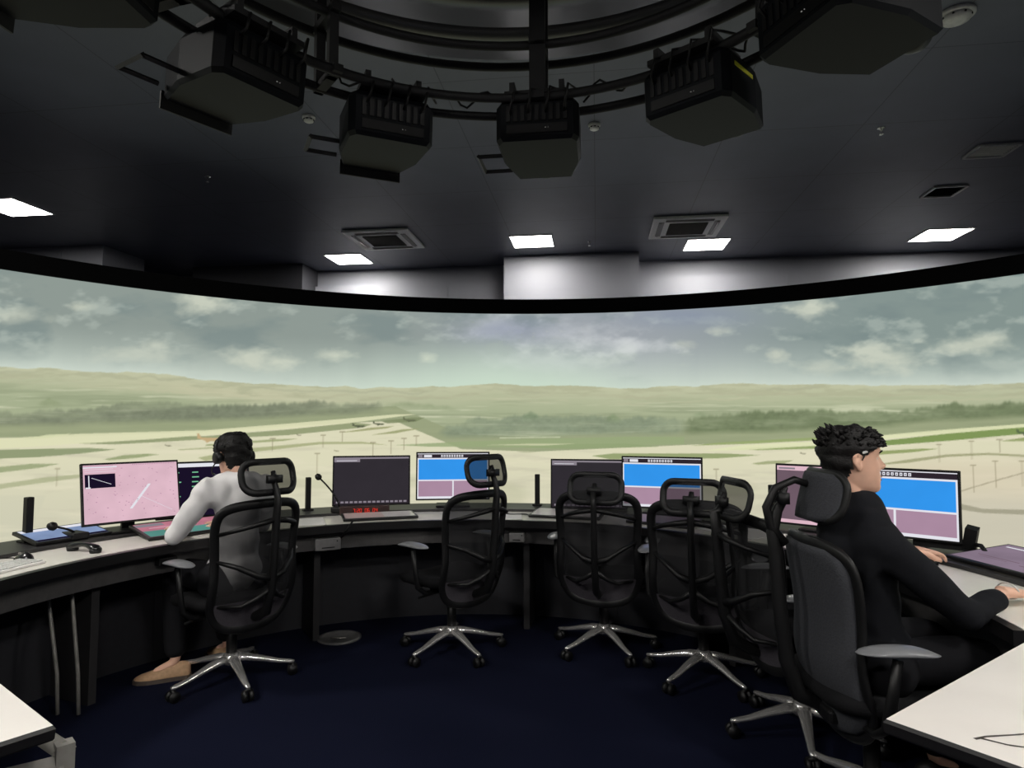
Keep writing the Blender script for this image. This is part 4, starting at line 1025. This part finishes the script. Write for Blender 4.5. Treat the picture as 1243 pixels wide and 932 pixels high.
def hand_mesh(wrist, fwd, up, side, curl=.5, spread=.12, grip=0):
    """palm, four unequal bent fingers, thumb from the side of the palm; fwd = wrist to knuckles, up = back of the hand, side = +1 thumb on right"""
    r, f, u = frame_of(fwd, up); W = Vector(wrist); th = r*side
    P = lambda a, b, c: W+th*a+f*b+u*c
    ms = []
    nd = {'w': (W-f*.03, (.024, .018)), 'a': (P(0, .015, 0), (.028, .018)), 'b': (P(0, .05, .004), (.036, .016)), 'c': (P(0, .080, .004), (.038, .013))}
    ms.append(skin_mesh(nd, [('w', 'a'), ('a', 'b'), ('b', 'c')], 'w', 2))
    mb = MB()
    rows = []
    for (b, hw, hh) in ((-.02, .026, .02), (.01, .030, .019), (.04, .038, .016), (.07, .042, .0135), (.092, .041, .011)):
        rows.append([P(hw*math.copysign(abs(math.cos(q))**.7, math.cos(q)), b, .003+hh*math.sin(q)) for q in [2*math.pi*j/16 for j in range(16)]])
    V = mb.grid(rows, closed_u=True); mb.face(list(reversed(V[0]))); mb.face(V[-1])
    for k, (L, off) in enumerate(((.072, .030), (.080, .0105), (.075, -.0095), (.060, -.029))):
        ang = (.030-off)*0+spread*(off/.03); p = P(off, .075, .003); d = (f+th*ang).normalized(); pts = [p]; c = curl*(.45+.1*k)
        p = P(off*1.02, .090 if k != 3 else .084, .003); pts.append(p)
        for s_, m_ in ((.46, 1.0), (.30, 1.0), (.24, .8)):
            dd = (d*math.cos(c)-u*math.sin(c)); p = p+dd*L*s_; pts.append(p); c += curl*m_
        mb.tube(pts, [.0095, .0098, .0088, .0078, .0058], 10)
    t0 = P(.026, .012, -.004); t1 = P(.050, .038, -.012-.01*grip); t2 = P(.060-.014*grip, .062, -.018-.008*grip); t3 = P(.062-.024*grip, .084, -.022-.006*grip)
    mb.tube([P(.012, -.005, 0), t0, t1, t2, t3], [.014, .0165, .0125, .0105, .007], 10)
    bmesh.ops.recalc_face_normals(mb.bm, faces=mb.bm.faces); me = bpy.data.meshes.new('tmp'); mb.bm.to_mesh(me); mb.bm.free()
    ms.append(me); return ms
def make_person(label, J, head_c, head_f, head_up, hands, shirt_m, spiky, shoe_m, seed, nape=-.075):
    """J: joints in the place; 'l'/'r' prefixed limbs; surfaces of body, shirt and trousers"""
    V3 = lambda k: Vector(J[k])
    J = dict(J)
    for q in 'lr':
        a_, t_ = Vector(J[q+'an']), Vector(J[q+'to']); J[q+'tip'] = a_+Vector((t_.x-a_.x, t_.y-a_.y, 0)).normalized()*.11+Vector((0, 0, .045-a_.z))
    T = head_T(head_c, head_f, head_up)
    nk = T@Vector((0, -.025, -.085)); nk2 = T@Vector((0, -.02, -.03))
    n = {'pel': (V3('pel'), (.105, .09)), 'wst': (V3('wst'), (.10, .08)), 'chs': (V3('chs'), (.115, .085)), 'neckb': (V3('neckb'), (.056, .054)), 'nk': (nk, (.054, .054)), 'nk2': (nk2, (.05, .05))}
    e = [('pel', 'wst'), ('wst', 'chs'), ('chs', 'neckb'), ('neckb', 'nk'), ('nk', 'nk2')]
    for s in 'lr':
        n[s+'sh'] = (V3(s+'sh'), .045); n[s+'el'] = (V3(s+'el'), .038); n[s+'mid'] = ((V3(s+'el')*.6+V3(s+'wr')*.4), .036); n[s+'wr'] = (V3(s+'wr'), (.026, .022))
        n[s+'hip'] = (V3(s+'hip'), .072); n[s+'kn'] = (V3(s+'kn'), .050); n[s+'cf'] = ((V3(s+'kn')*.65+V3(s+'an')*.35), .052); n[s+'an'] = (V3(s+'an'), .028); n[s+'to'] = (V3(s+'tip'), (.022, .018))
        e += [('chs', s+'sh'), (s+'sh', s+'el'), (s+'el', s+'mid'), (s+'mid', s+'wr'), ('pel', s+'hip'), (s+'hip', s+'kn'), (s+'kn', s+'cf'), (s+'cf', s+'an'), (s+'an', s+'to')]
    body = skin_mesh(n, e, 'pel', 2)
    parts = [body, head_mesh(T)]
    for h in hands: parts += hand_mesh(*h)
    # flesh pulled in where cloth covers is left alone: cloth shells are larger
    me = join_remesh(parts, .0042, 2)
    P = obj_of(me, 'person', M['skin']); tag(P, label, 'person')
    def g_(k, d): q = n[k]; r = q[1]; r = r if isinstance(r, tuple) else (r, r); return (q[0], (r[0]+d, r[1]+d))
    # shirt
    up = {k: g_(k, .038) for k in ('wst', 'chs')}; up['neckb'] = (n['neckb'][0], (.092, .084)); up['pel'] = (V3('pel')+Vector((0, 0, .0)), (.150, .125))
    up['hem'] = (V3('pel')+Vector((0, 0, -.07)), (.172, .150))
    col = T@Vector((0, -.03, -.115)); up['col'] = (n['neckb'][0]*.30+col*.70, (.070, .068))
    ee = [('hem', 'pel'), ('pel', 'wst'), ('wst', 'chs'), ('chs', 'neckb'), ('neckb', 'col')]
    for s in 'lr':
        up[s+'sh'] = (V3(s+'sh'), .082); up[s+'el'] = (V3(s+'el'), .052); up[s+'mid'] = (n[s+'mid'][0], .048)
        up[s+'cu'] = (V3(s+'el')*.10+V3(s+'wr')*.90, .041)
        ee += [('chs', s+'sh'), (s+'sh', s+'el'), (s+'el', s+'mid'), (s+'mid', s+'cu')]
    def ball(c, r, sq=(1, 1, 1)):
        b_ = bmesh.new(); bmesh.ops.create_uvsphere(b_, u_segments=20, v_segments=14, radius=r, matrix=Matrix.Translation(c) @ Matrix.Diagonal((*sq, 1))); m_ = bpy.data.meshes.new('tmp'); b_.to_mesh(m_); b_.free(); return m_
    blobs = [ball(V3('pel'), .145, (1, 1, .8)), ball(V3('wst'), .125), ball(V3('neckb')-Vector((0, 0, .045)), .094), ball(V3('chs'), .128, (1, 1, 1.1)), ball(V3('chs')*.5+V3('neckb')*.5, .112)]
    for s in 'lr':
        blobs += [ball(V3(s+'sh'), .066), ball(V3(s+'sh')*.65+V3('chs')*.35+Vector((0, 0, .01)), .085), ball(V3(s+'sh')*.5+V3('neckb')*.5-Vector((0, 0, .012)), .068), ball(V3(s+'el'), .051), ball(V3(s+'hip'), .10)]
    for s in 'lr':
        for q in (.15, .3, .45, .6, .75, .9): blobs.append(ball(V3(s+'sh')*(1-q)+V3(s+'el')*q, .064-.014*q))
        for q in (.1, .25, .4, .55, .7): blobs.append(ball(V3(s+'el')*(1-q)+V3(s+'wr')*q, .050-.012*q))
    sm = join_remesh([skin_mesh(up, ee, 'chs', 2)]+blobs, .009, 16)
    rs = random.Random(seed)   # soft folds
    ph = [(rs.uniform(20, 60), rs.uniform(20, 60), rs.uniform(20, 70), rs.uniform(0, 6)) for _ in range(6)]
    for v, nn in zip(sm.vertices, [q.normal.copy() for q in sm.vertices]):
        d = sum(math.sin(a*v.co.x+b*v.co.y+c*v.co.z+p) for a, b, c, p in ph)/6
        v.co += nn*(.006*d)
    obj_of(sm, 'shirt', shirt_m, P)
    lo = {'pel': (V3('pel'), (.142, .118)), 'belt': (V3('pel')*.6+V3('wst')*.4, (.14, .11))}; ee = [('belt', 'pel')]
    for s in 'lr':
        lo[s+'hip'] = (V3(s+'hip'), .103); lo[s+'kn'] = (V3(s+'kn'), .073); lo[s+'cf'] = (n[s+'cf'][0], .070); lo[s+'hm'] = (V3(s+'kn')*.02+V3(s+'an')*.98, .062)
        ee += [('pel', s+'hip'), (s+'hip', s+'kn'), (s+'kn', s+'cf'), (s+'cf', s+'hm')]
    obj_of(join_remesh([skin_mesh(lo, ee, 'pel', 2)]+[ball(V3(q+'hip'), .105) for q in 'lr'], .010, 6), 'trousers', M['trouser'], P)
    for s in 'lr':
        an, to = V3(s+'an'), V3(s+'to'); f = Vector((to.x-an.x, to.y-an.y, 0)).normalized(); rt = Vector((f.y, -f.x, 0)); b = Vector((an.x, an.y, 0))
        mb = MB().m(shoe_m, True); rows = []
        for (y, hw, top) in ((-.075, .018, .075), (-.065, .034, .085), (-.03, .038, .092), (.02, .040, .088), (.07, .046, .068), (.12, .048, .056), (.165, .040, .045), (.19, .022, .034), (.197, .008, .028)):
            rows.append([b+f*y+rt*(hw*math.cos(q))+Vector((0, 0, .018+(top-.018)*max(0, math.sin(q))-(.004*max(0, -math.sin(q))))) for q in [2*math.pi*j/16 for j in range(16)]])
        V = mb.grid(rows, closed_u=True); mb.face(list(reversed(V[0]))); mb.face(V[-1])
        sh = mb.build('shoe', None, P)
        mb = MB().m(M['sole'], False); o_ = [(-.08, .02), (-.06, .038), (0, .042), (.08, .050), (.13, .052), (.18, .038), (.203, .012)]
        ring = [(y, hw) for y, hw in o_]+[(y, -hw) for y, hw in o_[::-1]]
        V = mb.grid([[b+f*y+rt*x+Vector((0, 0, z)) for y, x in ring] for z in (.001, .022)], closed_u=True); mb.face(list(reversed(V[0]))); mb.face(V[-1]); mb.build('sole', None, sh)
    obj_of(hair_mesh(T, seed, spiky, nape), 'hair', M['hair'], P)
    for sx in (-1, 1):   # eyes and brows
        mb = MB().m(M['white'], True); rows = []
        c = T@Vector((sx*.032, .0665, .012))
        bmesh.ops.create_uvsphere(mb.bm, u_segments=16, v_segments=10, radius=.0105, matrix=Matrix.Translation(c)); ey = mb.build('eye', None, P)
        mb = MB().m(M['black'], True); c2 = T@Vector((sx*.032, .0738, .012)); bmesh.ops.create_uvsphere(mb.bm, u_segments=12, v_segments=8, radius=.0042, matrix=Matrix.Translation(c2)); mb.build('iris', None, ey)
        mb = MB().m(M['hair'], True); mb.tube([T@Vector((sx*x, y, z)) for x, y, z in ((.014, .094, .033), (.03, .0935, .038), (.046, .084, .036), (.054, .074, .031))], [.003, .0042, .0038, .002], 8, flat=.6); mb.build('eyebrow', None, P)
    mb = MB().m(mat('lips', rgb(150, 92, 84), .5), True)
    mb.tube([T@Vector((x, .0975-.22*abs(x)**1.2, -.0565)) for x in np.linspace(-.022, .022, 9)], [.001, .003, .004, .0045, .004, .0045, .004, .003, .001], 8, flat=.7)
    mb.tube([T@Vector((x, .0965-.22*abs(x)**1.2, -.0675)) for x in np.linspace(-.020, .020, 9)], [.001, .003, .0045, .005, .005, .005, .0045, .003, .001], 8, flat=.8)
    mb.build('lips', None, P)
    return P, T

# person in white shirt, seen from behind, bent over the desk at the left
d = Vector((-.80, .60, 0)); r = Vector((.60, .80, 0)); c0 = Vector((-1.50, 3.56, 0))
def at(a, b, z): return tuple(c0+d*a+r*b+Vector((0, 0, z)))
JL = dict(pel=at(.03, 0, .60), wst=at(.02, 0, .76), chs=at(.0, 0, .95), neckb=at(.03, 0, 1.10),
          lsh=at(.02, -.17, 1.035), lel=at(.15, -.27, .80), lwr=at(.36, -.16, .80), rsh=at(.02, .17, 1.035), rel=at(.16, .25, .80), rwr=at(.38, .12, .80),
          lhip=at(.02, -.10, .555), lkn=at(.40, -.14, .575), lan=(-1.84, 3.60, .09), lto=(-2.05, 3.515, .03), rhip=at(.02, .10, .555), rkn=at(.42, .13, .575), ran=at(.32, .14, .09), rto=at(.50, .14, .03))
PL, TL = make_person('person in a white shirt seen from behind, typing at the pink radar monitor', JL, Vector(at(.065, .0, 1.205)), (-.80, .60, -.28), (0, 0, 1),
    [(JL['lwr'], d+Vector((.1, .25, -.10)), (0, 0, 1), 1, .35, .1), (JL['rwr'], d+Vector((0, -.1, -.10)), (0, 0, 1), -1, .35, .1)], M['shirt'], False, M['shoe'], 11, -.095)
hs = thing('headset', 'black headset worn by the person in the white shirt', 'headset', TL@Vector((0, 0, 0)))
hs.rotation_euler = TL.to_euler()
mb = MB().m(M['black'], True); mb.tube([(.105*math.cos(a), -.005, .02+.118*math.sin(a)) for a in np.linspace(0, math.pi, 21)], .007, 8, flat=.8); mb.build('headband', None, hs)
for sx in (-1, 1):
    mb = MB().m(M['black'], True); mb.tube([(sx*.078, -.006, -.002), (sx*.088, -.006, -.002), (sx*.108, -.006, -.002), (sx*.114, -.006, -.002)], [.028, .034, .034, .022], 18); mb.build('ear_cup', None, hs)
mb = MB().m(M['black'], True); mb.tube([(-.10, 0, -.02), (-.105, .05, -.05), (-.08, .10, -.065), (-.06, .115, -.068)], [.004, .003, .003, .006], 8); mb.build('microphone_boom', None, hs)

# person in black, seen side on, at the right
f2 = Vector((.985, .17, 0)); r2 = Vector((.17, -.985, 0)); c1 = Vector((1.25, 2.37, 0))
def at2(a, b, z): return tuple(c1+f2*a+r2*b+Vector((0, 0, z)))
JR = dict(pel=at2(.04, 0, .60), wst=at2(.02, 0, .76), chs=at2(-.005, 0, .97), neckb=at2(.01, 0, 1.12),
          rsh=at2(-.01, .165, .985), rel=at2(.24, .22, .75), rwr=(1.735, 2.30, .80), lsh=at2(.08, -.16, 1.01), lel=at2(.28, -.33, .84), lwr=(1.79, 2.87, .83),
          rhip=at2(.02, .10, .555), rkn=at2(.43, .12, .58), ran=at2(.46, .14, .09), rto=at2(.62, .15, .03), lhip=at2(.02, -.10, .555), lkn=at2(.43, -.12, .58), lan=at2(.42, -.14, .09), lto=at2(.58, -.15, .03))
PR, TR = make_person('person in a black long-sleeved top seen side on, one hand on a mouse', JR, Vector(at2(-.005, .0, 1.258)), (.99, -.08, .0), (-.06, 0, 1),
    [(JR['rwr'], (1, .25, -.12), (0, 0, 1), -1, .32, .10), (JR['lwr'], (.80, .42, -.14), (0, 0, 1), 1, .42, .12, .5)], M['blackshirt'], True, M['black'], 23, -.07)
t = thing('earpiece', 'small pale earpiece clip above the ear of the person in black', 'earpiece', TR@Vector((.079, .012, .036)))
t.rotation_euler = TR.to_euler()
mb = MB().m(M['white']); mb.box((.004, 0, 0), (.006, .02, .009), (0.3, 0, 0), bev=.002); mb.build('clip', None, t)
mb = MB().m(M['black'], True); mb.tube([(.004, 0, -.004), (.008, -.006, -.018), (.006, -.012, -.03)], .002, 6); mb.build('wire', None, t)
t = thing('wristband', 'thin pale band on the right wrist of the person in black', 'wristband', JR['rwr'])
mb = MB().m(M['white'], True); w_ = (Vector(JR['rwr'])-Vector(JR['rel'])).normalized(); a_, b_, c_ = frame_of(w_, (0, 0, 1))
mb.tube([a_*.034*math.cos(q)+c_*.029*math.sin(q)+w_*.02 for q in np.linspace(0, 2*math.pi, 25)[:-1]], .003, 6, closed=True); mb.build('band', None, t)
